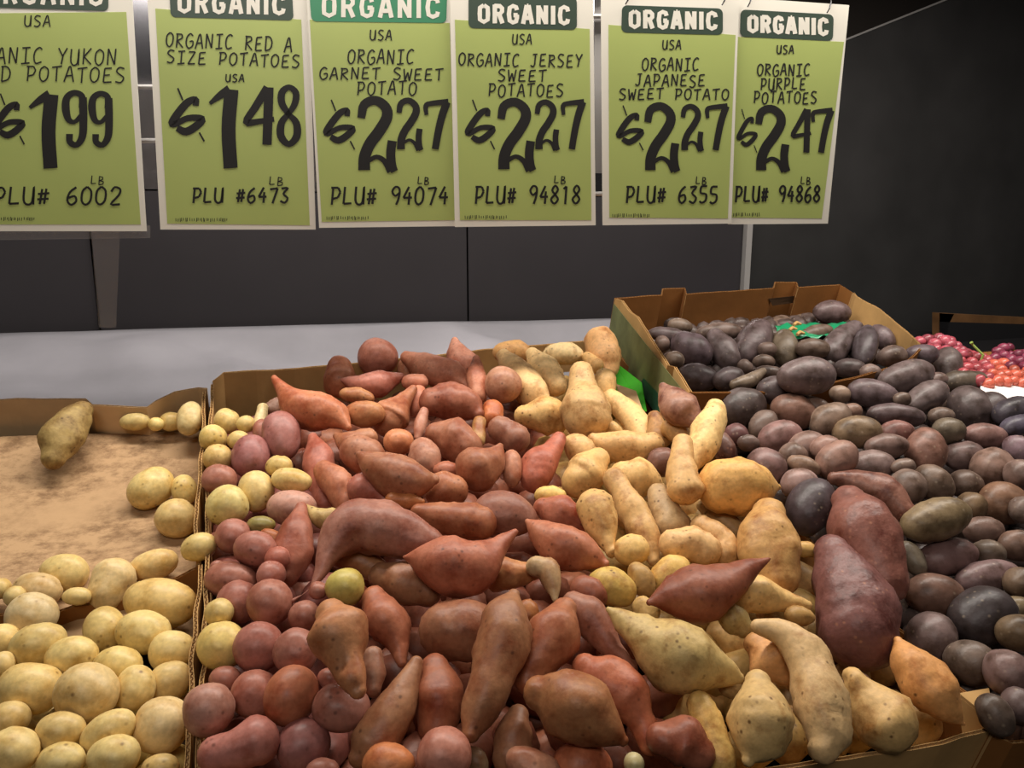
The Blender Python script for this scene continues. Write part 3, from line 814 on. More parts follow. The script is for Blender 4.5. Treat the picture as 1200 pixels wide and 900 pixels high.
for kd, r0, pg, lab, grp in zones:
    xs = [p[0] for p in pg]; ys = [p[1] for p in pg]
    for y in range(int(min(ys)), int(max(ys)), 8):
        for x in range(int(min(xs)), int(max(xs)), 8):
            if not inpoly(x, y, pg): continue
            blk = g[y // st - 1:y // st + 2, x // st - 1:x // st + 2]
            if blk.size and not blk.any() or (blk.size and (~blk).sum() >= (6 if kd != 'P' else 4)):
                it = It(); it.kind = kd; it.label = lab; it.short = None; it.group = grp; it.filler = True; it.bias = 0
                r = r0 * (0.62 + 0.38 * (y - 380) / 500) * rng.uniform(.9, 1.1) if kd != 'P' else r0 * rng.uniform(.9, 1.1)
                a = r * rng.uniform(1.15, 1.5); an = rng.uniform(-.8, .8)
                cx = x + rng.uniform(-4, 4); cy = y + rng.uniform(-4, 4)
                it.ell = True; it.abc = (cx, cy, a, r)
                it.px = [(cx - a * math.cos(an), cy - a * math.sin(an), r), (cx, cy, r), (cx + a * math.cos(an), cy + a * math.sin(an), r)]
                it.col = None; it.lf = -0.1 if kd in 'GJ' else -.085 if kd != 'P' else -0.06
                setup(it); items.append(it)
                yy, xx = np.mgrid[0:g.shape[0], 0:g.shape[1]] * st
                g |= (xx - cx) ** 2 + (yy - cy) ** 2 < (r * 1.15) ** 2
# settle: slide overlapping neighbours apart in depth
owner = np.concatenate([[i] * len(it.sp) for i, it in enumerate(items)])
c0 = np.array([s_[0] for it in items for s_ in it.sp]) - CAM; r0 = np.array([s_[1] for it in items for s_ in it.sp])
order = np.array([it.cy + it.bias * 900 - (600 if it.filler else 0) for it in items])
scl = np.ones(len(items)); zc = np.array([it.zc for it in items])
pi, pj = np.where((np.linalg.norm(c0[:, None] - c0[None], axis=2) < r0[:, None] + r0[None] + 0.12) & (owner[:, None] < owner[None]))
oi, oj = owner[pi], owner[pj]
for step in range(150):
    ci = c0 * scl[owner][:, None]; rr_ = r0 * scl[owner]
    d = ci[pi] - ci[pj]; dist = np.linalg.norm(d, axis=1); pen = 0.93 * (rr_[pi] + rr_[pj]) - dist
    k = pen > 0.0004
    if not k.any(): break
    mv = np.zeros(len(items)); 
    best = {}
    for a_, b_, p_ in zip(oi[k], oj[k], pen[k]):
        q = (a_, b_)
        if best.get(q, 0) < p_: best[q] = p_
    for (a_, b_), p_ in best.items():
        fr, bk = (a_, b_) if order[a_] > order[b_] else (b_, a_)
        s_ = min(p_, 0.012) * 0.35
        if items[bk].filler: mv[bk] += s_ * 1.6
        else: mv[fr] -= s_ * 0.6; mv[bk] += s_ * 0.6
    mv = np.clip(mv, -0.01, 0.01)
    scl += mv / zc
    scl += (1 - scl) * 0.01
    lim = np.array([0.065 if not it.filler else 0.16 for it in items]) / zc
    scl = np.clip(scl, 1 - lim, 1 + lim)
for it, s_ in zip(items, scl):
    it.pts = CAM + (it.pts - CAM) * s_; it.rad = it.rad * s_
def catmull(v, t):
    n = len(v); i = min(int(t), n - 2); u = t - i
    p0 = v[max(i - 1, 0)]; p1 = v[i]; p2 = v[i + 1]; p3 = v[min(i + 2, n - 1)]
    if i == 0: p0 = 2 * p1 - p2
    if i == n - 2: p3 = 2 * p2 - p1
    return 0.5 * ((2 * p1) + (-p0 + p2) * u + (2 * p0 - 5 * p1 + 4 * p2 - p3) * u * u + (-p0 + 3 * p1 - 3 * p2 + p3) * u ** 3)
AMP = {'Y': .035, 'R': .04, 'G': .09, 'J': .1, 'K': .08, 'P': .055, 'B': .08}
def build_mesh(it, name, seed):
    rg = random.Random(seed)
    big = max(p[2] for p in it.px) > 18
    seg = 20 if big else 14
    if it.ell:
        nr = 16 if big else 11
        c = it.pts[1]; h = (it.pts[2] - it.pts[0]) / 2; b = it.rad[1]; egg = rg.uniform(-.09, .09)
        ctr = []; rad = []
        for i in range(nr + 1):
            th = math.pi * i / nr; t_ = -math.cos(th)
            ctr.append(c + h * t_); rad.append(b * (math.sin(th) ** 0.92) * (1 + egg * t_) if 0 < i < nr else 0.0)
    else:
        n = len(it.pts); 
        body = []; m_ = max(8, int(8 * (n - 1) ** .8)) if big else max(6, 3 * (n - 1))
        for i in range(m_ + 1):
            t_ = (n - 1) * i / m_
            p = catmull(it.pts, t_); r = float(catmull(it.rad, t_)); r = max(r, min(it.rad) * .7, .0008)
            body.append((p, r))
        def cap(p, dirv, r, rev):
            out = []
            for a_ in ((0.0, 0.28, 0.56, 0.8) if r > .004 else (0.0, .5)):
                th = a_ * math.pi / 2
                out.append((p + dirv * r * 0.95 * math.cos(th), r * math.sin(th)))
            return out
        d0 = body[0][0] - body[1][0]; d0 /= np.linalg.norm(d0) + 1e-9
        d1 = body[-1][0] - body[-2][0]; d1 /= np.linalg.norm(d1) + 1e-9
        seq = cap(body[0][0], d0, body[0][1], 0) + body + cap(body[-1][0], d1, body[-1][1], 1)[::-1]
        ctr = [s_[0] for s_ in seq]; rad = [s_[1] for s_ in seq]
    org = np.mean(ctr, axis=0)
    K = len(ctr); V = []; Fc = []
    off = Vector((rg.uniform(-50, 50), rg.uniform(-50, 50), rg.uniform(-50, 50)))
    rmax = max(rad); amp = AMP[it.kind]
    Vn = Vector(np.cross(ctr[-1] - ctr[0], FW).tolist()); Vn = Vn.normalized() if Vn.length > 1e-6 else Vector((1, 0, 0))
    ring = []
    tg = [np.array(ctr[min(i + 1, K - 1)] - ctr[max(i - 1, 0)]) for i in range(K)]
    tg = [q / (np.linalg.norm(q) + 1e-12) for q in tg]
    for _ in range(0 if it.ell else 14):
        tg = [(tg[max(i - 1, 0)] + tg[i] * 1.2 + tg[min(i + 1, K - 1)]) for i in range(K)]
        tg = [q / (np.linalg.norm(q) + 1e-12) for q in tg]
    for i in range(K):
        t_ = Vector(tg[i].tolist()).normalized()
        a_ = (Vn - t_ * Vn.dot(t_)).normalized(); b_ = t_.cross(a_)
        p = Vector((ctr[i] - org).tolist())
        if i in (0, K - 1): ring.append([len(V)]); V.append(p); continue
        rw = []
        for k in range(seg):
            an = 2 * math.pi * k / seg
            rw.append(len(V)); V.append(p + (a_ * math.cos(an) + b_ * math.sin(an)) * rad[i])
        ring.append(rw)
    for i in range(K - 1):
        A, B = ring[i], ring[i + 1]
        if len(A) == 1 and len(B) > 1:
            for k in range(seg): Fc.append([A[0], B[(k + 1) % seg], B[k]])
        elif len(B) == 1 and len(A) > 1:
            for k in range(seg): Fc.append([A[k], A[(k + 1) % seg], B[0]])
        elif len(A) > 1:
            for k in range(seg): Fc.append([A[k], A[(k + 1) % seg], B[(k + 1) % seg], B[k]])
    # lumps, creases and eyes
    toc = Vector((CAM - org).tolist()).normalized()
    eyes = []
    ne = {'Y': 4, 'R': 3, 'P': 4, 'G': 4, 'J': 6, 'K': 9, 'B': 8}[it.kind]
    vis = [v for v in V if (v - Vector((0, 0, 0))).dot(toc) > 0]
    for _ in range(ne):
        if vis: eyes.append((rg.choice(vis), rmax * rg.uniform(.16, .3), rmax * rg.uniform(.05, .1) * (-1 if it.kind in 'YRP' or rg.random() < .6 else 1.1)))
    cen = [Vector((c_ - org).tolist()) for c_ in ctr]
    out = []
    idx = {}
    for i, rw in enumerate(ring):
        for q in rw: idx[q] = i
    fq = 1.1 / rmax
    for q, v in enumerate(V):
        i = idx[q]; nrm = v - cen[i]
        if nrm.length < 1e-7: nrm = (cen[0] - cen[1]) if i == 0 else (cen[-1] - cen[-2])
        nrm.normalize(); loc = max(rad[i], rmax * .25)
        dsp = noise.noise(v * fq * .75 + off) * amp * loc * 1.8 + noise.noise(v * fq * 2.1 + off) * amp * loc * .7
        if it.kind in 'GJKB': dsp += noise.noise(Vector((v.x * fq * 3, v.y * fq * 3, v.z * fq * 3)) + off) * amp * loc * .55
        for e_, w_, h_ in eyes:
            d2 = (v - e_).length_squared
            if d2 < 6 * w_ * w_: dsp += h_ * math.exp(-d2 / (w_ * w_))
        out.append(tuple(v + nrm * dsp))
    me = bpy.data.meshes.new(name); me.from_pydata(out, [], Fc); me.update()
    me.polygons.foreach_set('use_smooth', [True] * len(me.polygons))
    me.materials.append(TM[it.kind])
    return me, org
NAME = {'Y': 'yellow_potato', 'R': 'red_potato', 'P': 'purple_potato', 'G': 'garnet_sweet_potato', 'J': 'pale_sweet_potato', 'K': 'purple_sweet_potato', 'B': 'brown_sweet_potato'}
CAT = {k: 'potato' if k in 'YRP' else 'sweet potato' for k in NAME}
GRP = {'Y': 'yellow potatoes', 'R': 'red potatoes', 'P': 'purple potatoes', 'G': 'garnet sweet potatoes', 'J': 'pale sweet potatoes', 'K': 'purple-skinned sweet potatoes', 'B': None}
WORD = {'Y': 'yellow potato', 'R': 'red potato', 'P': 'purple potato', 'G': 'garnet sweet potato', 'J': 'pale sweet potato', 'K': 'purple-skinned sweet potato'}
ONEW = {'Y': 'yellow', 'R': 'red', 'P': 'purple', 'G': 'garnet', 'J': 'pale', 'K': 'purple-skinned'}
vis = [it for it in items if not it.filler]
def span(it):
    xs = [p[0] for p in it.px]; ys = [p[1] for p in it.px]
    if it.ell: return 2 * it.abc[2], 2 * it.abc[3]
    l = sum(math.hypot(a[0] - b[0], a[1] - b[1]) for a, b in zip(it.px[:-1], it.px[1:])) + it.px[0][2] + it.px[-1][2]
    return l, 2 * max(p[2] for p in it.px)
for it in items:
    l, w_ = span(it); it.size = l * it.zc * w_ * it.zc; it.ar = l / w_; it.px_w = w_
for kd in 'YRPGJKB':
    s_ = sorted(it.size for it in vis if it.kind == kd)
    for it in vis:
        if it.kind == kd:
            q = s_.index(it.size) / max(1, len(s_) - 1); it.sz = 'small' if q < .3 else 'large' if q > .8 else 'medium'
DIRS = ['right of', 'down right of', 'below', 'down left of', 'left of', 'up left of', 'above', 'up right of']
ORD = ['nearest', 'second', 'third', 'fourth', 'fifth', 'sixth', 'seventh', 'eighth', 'ninth']
land = [it for it in vis if it.short]
def octant(a, L):
    return int(((math.degrees(math.atan2(a.cy - L.cy, a.cx - L.cx)) + 22.5) % 360) // 45)
for it in items:
    if it.label and not it.filler: it.label = it.label.strip(); continue
    best = None
    for L in land:
        if L is it: continue
        o_ = octant(it, L); dd = math.hypot(it.cx - L.cx, it.cy - L.cy)
        rank = sum(1 for q in items if q.kind == it.kind and q.filler == it.filler and q is not L and q is not it and octant(q, L) == o_ and math.hypot(q.cx - L.cx, q.cy - L.cy) < dd)
        sc_ = dd + rank * 45
        if best is None or sc_ < best[0]: best = (sc_, rank, o_, L)
    _, rank, o_, L = best
    if it.label and it.filler: it.sz = ''
    if it.ar < 1.18: sh = 'round'
    elif it.ar < 1.6: sh = 'oval'
    elif it.ar < 2.4: sh = 'longish'
    else: sh = 'long thin'
    if it.kind in 'GJK' and not it.ell and it.ar < 2.4: sh = 'tapered'
    if it.filler: it.label = f"dark buried {WORD[it.kind]}, {ORD[min(rank, 8)]} {DIRS[o_]} the {L.short.strip()}"
    else: it.label = f"{it.sz} {sh} {WORD[it.kind]}, {ORD[min(rank, 8)]} {DIRS[o_]} the {L.short.strip()}"
fm = {}
for n_, it in enumerate(items):
    nm = NAME[it.kind]
    me, org = build_mesh(it, nm, n_ + 11)
    o = bpy.data.objects.new(nm, me); C.objects.link(o); o.location = Vector(org.tolist())
    col = np.array(lin(it.col or DEF[it.kind]))
    rg = random.Random(n_)
    if not it.col: col = col * rg.uniform(.9, 1.08) * np.array([1, rg.uniform(.96, 1.04), rg.uniform(.92, 1.06)])
    lum = float(col @ [.3, .6, .1]); col = col * (1 - DS[it.kind]) + lum * DS[it.kind]
    col = np.clip(col * KG[it.kind] * np.array(WM[it.kind]), 0, .95)
    o.color = (*col.tolist(), 1)
    g_ = getattr(it, 'group', None) or GRP[it.kind]
    tag(o, it.label, CAT[it.kind], g_)
# ------------------------------------------------------------------ lower layers of each heap: countless tubers nobody could tell apart
def tpt(p): d_ = np.array(p) - A0; return np.array([d_ @ AX, d_ @ AY])
def bed(name, kd, pg, sub, r0, lab, cat, col, layers=(0.0,), gap=1.9):
    pg2 = [tuple(tpt(on(x, y, 0.0))) for x, y in pg]
    xs = [p[0] for p in pg2]; ys = [p[1] for p in pg2]; rg = random.Random(len(lab))
    U = []; nr, sg = 5, 8; V = []; Fc = []
    for ly in layers:
        y = min(ys); row = 0
        while y < max(ys):
            x = min(xs) + (row % 2) * r0 * gap * .5
            while x < max(xs):
                if inpoly(x, y, pg2):
                    c = A0 + AX * (x + rg.uniform(-.2, .2) * r0) + AY * (y + rg.uniform(-.2, .2) * r0)
                    q = c - CAM; zc_ = q @ FW; px_ = 600 + FPX * (q @ RT) / zc_; py_ = 450 - FPX * (q @ UP) / zc_
                    lf = lift(px_, py_, kd) if 0 < px_ < 1200 else lift(min(1190, max(5, px_)), py_, kd)
                    c = c + N0 * (lf - sub - ly + rg.uniform(-.3, .3) * r0)
                    a = r0 * rg.uniform(1.1, 1.45); b = r0 * rg.uniform(.85, 1.05); an = rg.uniform(0, math.pi)
                    u_ = AX * math.cos(an) + AY * math.sin(an) + N0 * rg.uniform(-.3, .3); u_ /= np.linalg.norm(u_); v_ = np.cross(N0, u_); v_ /= np.linalg.norm(v_); w__ = np.cross(u_, v_)
                    o = len(V); V.append(c - u_ * a)
                    for i in range(1, nr):
                        th = math.pi * i / nr
                        for k in range(sg):
                            ph = 2 * math.pi * k / sg
                            V.append(c - u_ * a * math.cos(th) + (v_ * math.cos(ph) + w__ * math.sin(ph)) * b * math.sin(th))
                    V.append(c + u_ * a); e = len(V) - 1
                    for k in range(sg):
                        Fc.append([o, o + 1 + (k + 1) % sg, o + 1 + k]); Fc.append([e, e - sg + k, e - sg + (k + 1) % sg])
                        for i in range(nr - 2):
                            s_ = o + 1 + i * sg; Fc.append([s_ + k, s_ + (k + 1) % sg, s_ + sg + (k + 1) % sg, s_ + sg + k])
                x += r0 * gap
            y += r0 * gap * .86; row += 1
    o = link_mesh(name, V, Fc, TM[kd], smooth=True); o.color = (*lin(col), 1)
    tag(o, lab, cat, kind='stuff')
bed('yellow_potato_bed', 'Y', [(-190, 775), (218, 770), (200, 950), (-190, 950)], .07, .03, 'lower layer of yellow potatoes packed under the front left heap', 'potatoes', '#c8ad68')
bed('red_potato_bed', 'R', [(252, 470), (300, 465), (360, 560), (400, 720), (420, 940), (246, 945), (256, 700)], .07, .03, 'lower layer of red potatoes packed beside the divider', 'potatoes', '#8c544a')
bed('garnet_bed', 'G', [(300, 465), (560, 430), (620, 470), (690, 640), (830, 872), (420, 940), (400, 720), (360, 560)], .095, .033, 'lower layer of garnet sweet potatoes under the centre heap', 'sweet potatoes', '#86503c')
bed('pale_bed', 'J', [(560, 430), (690, 420), (860, 590), (1025, 735), (1105, 815), (1085, 830), (830, 872), (690, 640), (620, 470)], .1, .03, 'lower layer of pale sweet potatoes under the pale pile', 'sweet potatoes', '#b08c50')
bed('purple_bed', 'P', [(850, 500), (960, 470), (1150, 470), (1420, 480), (1400, 815), (1180, 822), (1075, 715), (930, 590)], .06, .024, 'lower layer of purple potatoes under the right-hand heap', 'potatoes', '#5e504c', layers=(0, .035))
bed('raised_purple_bed', 'P', [(768, 425), (785, 380), (985, 378), (1060, 425), (1000, 440), (830, 458)], .045, .022, 'lower layer of purple potatoes in the raised back box', 'potatoes', '#5e504c')
# ------------------------------------------------------------------ price signs
# handwritten capitals as pen strokes on a unit cell (x right, y down)
GL = {
 'A': [[(0, 1), (.45, 0), (.6, 0), (.95, 1)], [(.12, .62), (.85, .58)]],
 'B': [[(.15, 0), (.12, 1)], [(.1, .02), (.7, .1), (.7, .38), (.15, .5), (.85, .62), (.8, .92), (.1, 1)]],
 'C': [[(.9, .12), (.6, 0), (.2, .2), (.08, .6), (.3, .97), (.9, .88)]],
 'D': [[(.15, 0), (.12, 1)], [(0, .03), (.6, .05), (.92, .4), (.75, .85), (.1, 1)]],
 'E': [[(.9, .02), (.2, .05), (.12, .95), (.95, .93)], [(.15, .5), (.75, .46)]],
 'G': [[(.9, .15), (.55, 0), (.15, .25), (.08, .7), (.4, 1), (.9, .85), (.92, .52), (.5, .55)]],
 'I': [[(.1, .03), (.95, .0)], [(.52, 0), (.5, 1)], [(.05, 1), (.95, .95)]],
 'J': [[(.3, .02), (.95, 0)], [(.68, 0), (.62, .85), (.35, 1), (.05, .85)]],
 'K': [[(.15, 0), (.12, 1)], [(.9, 0), (.18, .52), (.95, 1)]],
 'L': [[(.18, 0), (.12, .95), (.9, .92)]],
 'M': [[(.05, 1), (.15, 0), (.5, .6), (.85, 0), (.95, 1)]],
 'N': [[(.1, 1), (.12, 0), (.82, .98), (.88, 0)]],
 'O': [[(.5, .02), (.12, .25), (.1, .75), (.45, 1), (.85, .78), (.9, .25), (.5, .02)]],
 'P': [[(.2, .02), (.15, 1)], [(0, .05), (.7, .05), (.92, .3), (.7, .6), (.15, .68)]],
 'R': [[(.18, .02), (.12, 1)], [(0, .05), (.75, .08), (.85, .32), (.2, .52), (.95, 1)]],
 'S': [[(.9, .08), (.4, .0), (.12, .25), (.5, .47), (.88, .68), (.6, .98), (.05, .92)]],
 'T': [[(.0, .08), (1, 0)], [(.5, .04), (.48, 1)]],
 'U': [[(.1, 0), (.1, .75), (.4, 1), (.8, .85), (.88, 0), (.9, 1)]],
 'W': [[(.02, 0), (.2, 1), (.5, .3), (.75, 1), (.98, 0)]],
 'Y': [[(.05, 0), (.5, .5), (.95, 0)], [(.55, .45), (.4, 1)]],
 'Z': [[(.1, .03), (.9, .03), (.08, .97), (.95, .95)]],
 '#': [[(.38, .1), (.25, .95)], [(.72, .08), (.6, .93)], [(.05, .38), (.98, .33)], [(.02, .68), (.95, .64)]],
 '0': [[(.5, .0), (.15, .25), (.12, .78), (.45, 1), (.82, .78), (.85, .25), (.5, 0)]],
 '1': [[(.25, .15), (.55, 0), (.52, 1)]],
 '2': [[(.12, .25), (.4, 0), (.85, .12), (.75, .45), (.15, .95), (.9, .95)]],
 '3': [[(.15, .08), (.85, .05), (.4, .42), (.88, .7), (.6, 1), (.1, .88)]],
 '4': [[(.6, 0), (.1, .62), (.95, .6)], [(.68, .3), (.65, 1)]],
 '5': [[(.88, .02), (.25, .05), (.2, .42), (.8, .5), (.8, .85), (.4, 1), (.1, .9)]],
 '6': [[(.8, .02), (.3, .3), (.12, .75), (.45, 1), (.85, .8), (.7, .52), (.2, .62)]],
 '7': [[(.1, .08), (.92, .02), (.45, 1)]],
 '8': [[(.55, .5), (.2, .25), (.5, 0), (.82, .22), (.5, .5), (.12, .76), (.5, 1), (.88, .76), (.55, .5)]],
 '9': [[(.85, .35), (.45, .5), (.15, .25), (.45, 0), (.85, .12), (.82, .6), (.6, 1)]],
}
# broad-pen price figures, (x, y, width) in a unit cell
BIG = {
 '2': [[(.05, .27, .17), (.13, .09, .2), (.42, .03, .2), (.68, .12, .22), (.72, .26, .24), (.52, .45, .25), (.28, .62, .25), (.14, .8, .25), (.13, .98, .26)],
       [(.22, .86, .1), (.45, .8, .1), (.66, .86, .12), (.82, 1.0, .16)], [(.86, .58, .2), (.82, .74, .2), (.84, .9, .2), (.92, 1.0, .16)]],
 '7': [[(.12, .3, .12), (.1, .12, .16), (.3, .07, .16), (.95, .04, .2)], [(.9, .04, .24), (.72, .3, .24), (.58, .6, .23), (.45, .98, .22)]],
 '4': [[(.78, .02, .22), (.4, .35, .2), (.12, .6, .18), (.5, .59, .15), (.98, .55, .13)], [(.82, .02, .24), (.76, .98, .24)]],
 '1': [[(.05, .2, .1), (.4, .1, .22), (.72, .03, .3)], [(.78, .03, .42), (.68, .5, .42), (.75, .98, .42)]],
 '9': [[(.85, .3, .3), (.82, .1, .24), (.5, .04, .22), (.2, .12, .26), (.14, .3, .3), (.25, .5, .24), (.5, .55, .16), (.78, .45, .2)], [(.86, .12, .3), (.88, .5, .3), (.84, .8, .28), (.6, .95, .22), (.32, .9, .24), (.3, .76, .26)]],
 '8': [[(.5, .48, .2), (.2, .3, .26), (.2, .12, .26), (.5, .03, .2), (.8, .12, .24), (.76, .3, .24), (.5, .46, .2), (.18, .62, .26), (.16, .84, .28), (.5, .97, .22), (.84, .84, .28), (.82, .62, .26), (.5, .48, .18)]],
 '$': [[(.72, .27, .14), (.72, .1, .14), (.45, .22, .18), (.08, .68, .18), (.14, .76, .14), (.5, .6, .14), (.9, .62, .16), (.75, .8, .18), (.45, .96, .18), (.2, .86, .14)], [(.22, -.2, .04), (.36, .12, .04)], [(.82, .98, .04), (.96, 1.22, .04)]],
}
rackdir = P(925, 130, 1.53) - P(75, 130, 1.284); rackdir[2] = 0; rackdir /= np.linalg.norm(rackdir)
RN = np.array([rackdir[1], -rackdir[0], 0.0])          # faces the aisle
if RN @ (CAM - P(600, 130, 1.4)) < 0: RN = -RN
RP = P(75, 130, 1.284)
class Sign:
    def __init__(s, dn, top): s.p = RP + RN * dn
    def at(s, x, y, lay=0.0):
        p = s.p + RN * lay; return P(x, y, zplane(x, y, p, RN))
def ribbon(S, pts, lay):
    """pts: (px, py, width px) polyline to a ribbon on the sign"""
    n = len(pts); v = []; f = []
    for i, (x, y, w_) in enumerate(pts):
        a = pts[max(i - 1, 0)]; b = pts[min(i + 1, n - 1)]
        dx, dy = b[0] - a[0], b[1] - a[1]; L = math.hypot(dx, dy) or 1; nx_, ny_ = -dy / L, dx / L
        v += [S.at(x + nx_ * w_ / 2, y + ny_ * w_ / 2, lay), S.at(x - nx_ * w_ / 2, y - ny_ * w_ / 2, lay)]
    for i in range(n - 1): f.append([2 * i, 2 * i + 1, 2 * i + 3, 2 * i + 2])
    return v, f
def smoothpts(pts, m=4):
    if len(pts) < 3: return pts
    a = np.array(pts, float); n = len(a); return [tuple(catmull(a, (n - 1) * i / (m * (n - 1)))) for i in range(m * (n - 1) + 1)]
def text(S, s, x0, x1, yt, yb, slope, pen, lay=0.0011, jit=0.5, slant=-0.06, seed=1, gap=.22, sm=False):
    """line of pen-stroke capitals from x0 to x1 (photo-measured), cap top yt and base yb at x0"""
    rg = random.Random(seed); parts = []; n = len(s); cw = (x1 - x0) / (n - gap); w_ = cw * (1 - gap)
    for i, ch in enumerate(s):
        if ch == ' ': continue
        ox = x0 + i * cw; dy = (ox - x0) * slope + rg.uniform(-jit, jit); h = yb - yt
        for k, st_ in enumerate(GL[ch]):
            pl = [(ox + w_ * u - slant * h * (1 - v_) * -1 * -1, yt + dy + h * v_, pen) for u, v_ in st_]
            if ch in 'CGOSU02356890D': parts.append(ribbon(S, smoothpts(pl, 3), lay + 0.00004 * k))
            else:
                for a_, b_ in zip(pl[:-1], pl[1:]): parts.append(ribbon(S, [a_, b_], lay + 0.00004 * k))
    return join(parts)
def big(S, ch, x0, x1, yt, yb, lay=0.0011, sw=1.0):
    parts = []
    for k, st_ in enumerate(BIG[ch]):
        pl = smoothpts([(x0 + (x1 - x0) * u, yt + (yb - yt) * v_, w_ * (x1 - x0) * sw * (1.2 if ch in '2478' else 1.12)) for u, v_, w_ in st_], 4)
        parts.append(ribbon(S, pl, lay + 0.00005 * k))
    return join(parts)
def poly(S, pts, lay, th, name, mat, par):
    v, f = prism([S.at(x, y, lay) for x, y in pts], RN, th); return link_mesh(name, v, f, mat, par)
def rrect(c, r):
    """rounded quad from 4 corners (tl, tr, br, bl)"""
    out = []
    c = [np.array(q, float) for q in c]
    for i in range(4):
        p = c[i]; a = c[i - 1] - p; b = c[(i + 1) % 4] - p; a /= np.linalg.norm(a); b /= np.linalg.norm(b)
        for t_ in (0, .25, .5, .75, 1):
            an = t_ * math.pi / 2; out.append(tuple(p + a * r * (1 - math.sin(an)) + b * r * (1 - math.cos(an))))
    return out
BLK = {
 'O': [[(.5, .06), (.12, .18), (.1, .5), (.12, .82), (.5, .94), (.88, .82), (.9, .5), (.88, .18), (.5, .06)]],
 'R': [[(.15, 0), (.15, 1)], [(.1, .07), (.65, .08), (.86, .2), (.86, .36), (.65, .5), (.15, .5)], [(.55, .48), (.9, 1)]],
 'G': [[(.88, .28), (.8, .12), (.5, .06), (.18, .15), (.1, .5), (.18, .85), (.5, .94), (.8, .88), (.88, .7), (.88, .52)], [(.95, .55), (.55, .55)]],
 'A': [[(.06, 1), (.42, 0)], [(.58, 0), (.94, 1)], [(.44, .04), (.58, .04)], [(.2, .68), (.8, .68)]],
 'N': [[(.14, 1), (.14, 0)], [(.14, .06), (.86, .94)], [(.86, 0), (.86, 1)]],
 'I': [[(.5, 0), (.5, 1)]],
 'C': [[(.88, .3), (.82, .14), (.5, .06), (.18, .15), (.1, .5), (.18, .85), (.5, .94), (.82, .86), (.88, .7)]],
}
def block(S, s, x0, x1, yt, yb, slope, pen, lay):
    parts = []; adv = {'I': .5}; tot = sum(adv.get(c, 1) for c in s) - .3; cw = (x1 - x0) / tot; x = x0
    for i, ch in enumerate(s):
        a = adv.get(ch, 1) * cw; w_ = a - .3 * cw
        for k, st_ in enumerate(BLK[ch]):
            parts.append(ribbon(S, [(x + w_ * u, yt + (x - x0) * slope + (yb - yt) * v_, pen) for u, v_ in st_], lay + .00003 * k))
        x += a
    return join(parts)
def sign(dn, sheet, green, label, lmat, org, usa, lines, price, lb, plu, fine, desc):
    S = Sign(dn, 0)
    root = empty('price_sign', S.at(sheet[3][0] / 2 + sheet[2][0] / 2, sheet[3][1]))
    tag(root, desc, 'sign', 'organic potato price signs')
    poly(S, sheet, 0, 0.0006, 'paper_sheet', M['white'], root)
    poly(S, green, 0.0006, 0.0002, 'lime_panel', M['lime'], root)
    lb_ = poly(S, rrect(label, 6), 0.0008, 0.0002, 'label_banner', M[lmat], root)
    x0, x1, yt, yb, sl = org
    v, f = block(S, 'ORGANIC', x0, x1, yt, yb, sl, 5.2, 0.00115)
    o = link_mesh('lettering', v, f, M['white'], lb_); o.location = Vector(np.array(v).mean(0)) - (lb_.location + root.location); o['label'] = 'white bold word ORGANIC'
    v, f = text(S, 'USA', *usa, 1.6, seed=3); link_mesh('origin_line', v, f, M['ink'], root)
    parts = [text(S, s_, a, b, t_, bb, sl_, 1.8, seed=len(s_), jit=.9) for s_, a, b, t_, bb, sl_ in lines]
    v, f = join(parts); link_mesh('product_name', v, f, M['ink'], root)
    parts = [big(S, c, a, b, t_, bb, lay=0.0011 + 0.00004 * i, sw=q) for i, (c, a, b, t_, bb, q) in enumerate(price)]
    v, f = join(parts); link_mesh('price', v, f, M['ink'], root)
    v, f = text(S, 'LB', lb[0], lb[1], lb[2], lb[3], 0.03, 1.3); link_mesh('unit_line', v, f, M['ink'], root)
    k = plu[0].index(' '); n = len(plu[0]); st_ = (plu[2] - plu[1]) / (n - .15)
    for nm_, s_, a_, b_ in (('code_word', plu[0][:k], plu[1], plu[1] + st_ * (k - .15)), ('code_number', plu[0][k + 1:], plu[1] + st_ * (k + 1), plu[2])):
        v, f = text(S, s_, a_, b_, plu[3], plu[4], 0, 2.6, lay=0.0012, seed=9, gap=.15); link_mesh(nm_, v, f, M['ink'], root)
    rg = random.Random(5); parts = []; x = fine[0]
    while x < fine[1]:
        h = rg.uniform(3.5, 5); parts.append(ribbon(S, [(x, fine[2] + rg.uniform(0, 1), .8), (x + rg.uniform(-.3, .3), fine[2] + h, .8)], .0011)); x += rg.uniform(1.4, 3)
    v, f = join(parts); link_mesh('fine_print', v, f, M['ink'], root)
    return S, root
SG = []
SG.append(sign(0.0, [(-62, -40), (153, -40), (172, 271), (-50, 271)], [(-50, 16), (148, 14), (165, 263), (-42, 263)],
    [(-30, -30), (127, -28), (127, 13), (-30, 8)], 'label_dark', (-18, 120, -22, 4, 0.02), (28, 59, 18, 31, 0.02),
    [('ORGANIC YUKON', -48, 136, 55, 74, 0.015), ('GOLD POTATOES', -44, 146, 76, 94, 0.02)],
    [('$', -8, 30, 118, 160, 1.1), ('1', 33, 68, 108, 199, 1), ('9', 73, 101, 106, 173, 1), ('9', 104, 131, 107, 173, 1)],
    (106, 122, 206, 216), ('PLU# 6002', -8, 142, 219, 240), (-20, 40, 254),
    'lime price sign reading 1.99, cut off by the left edge, leftmost of the six'))
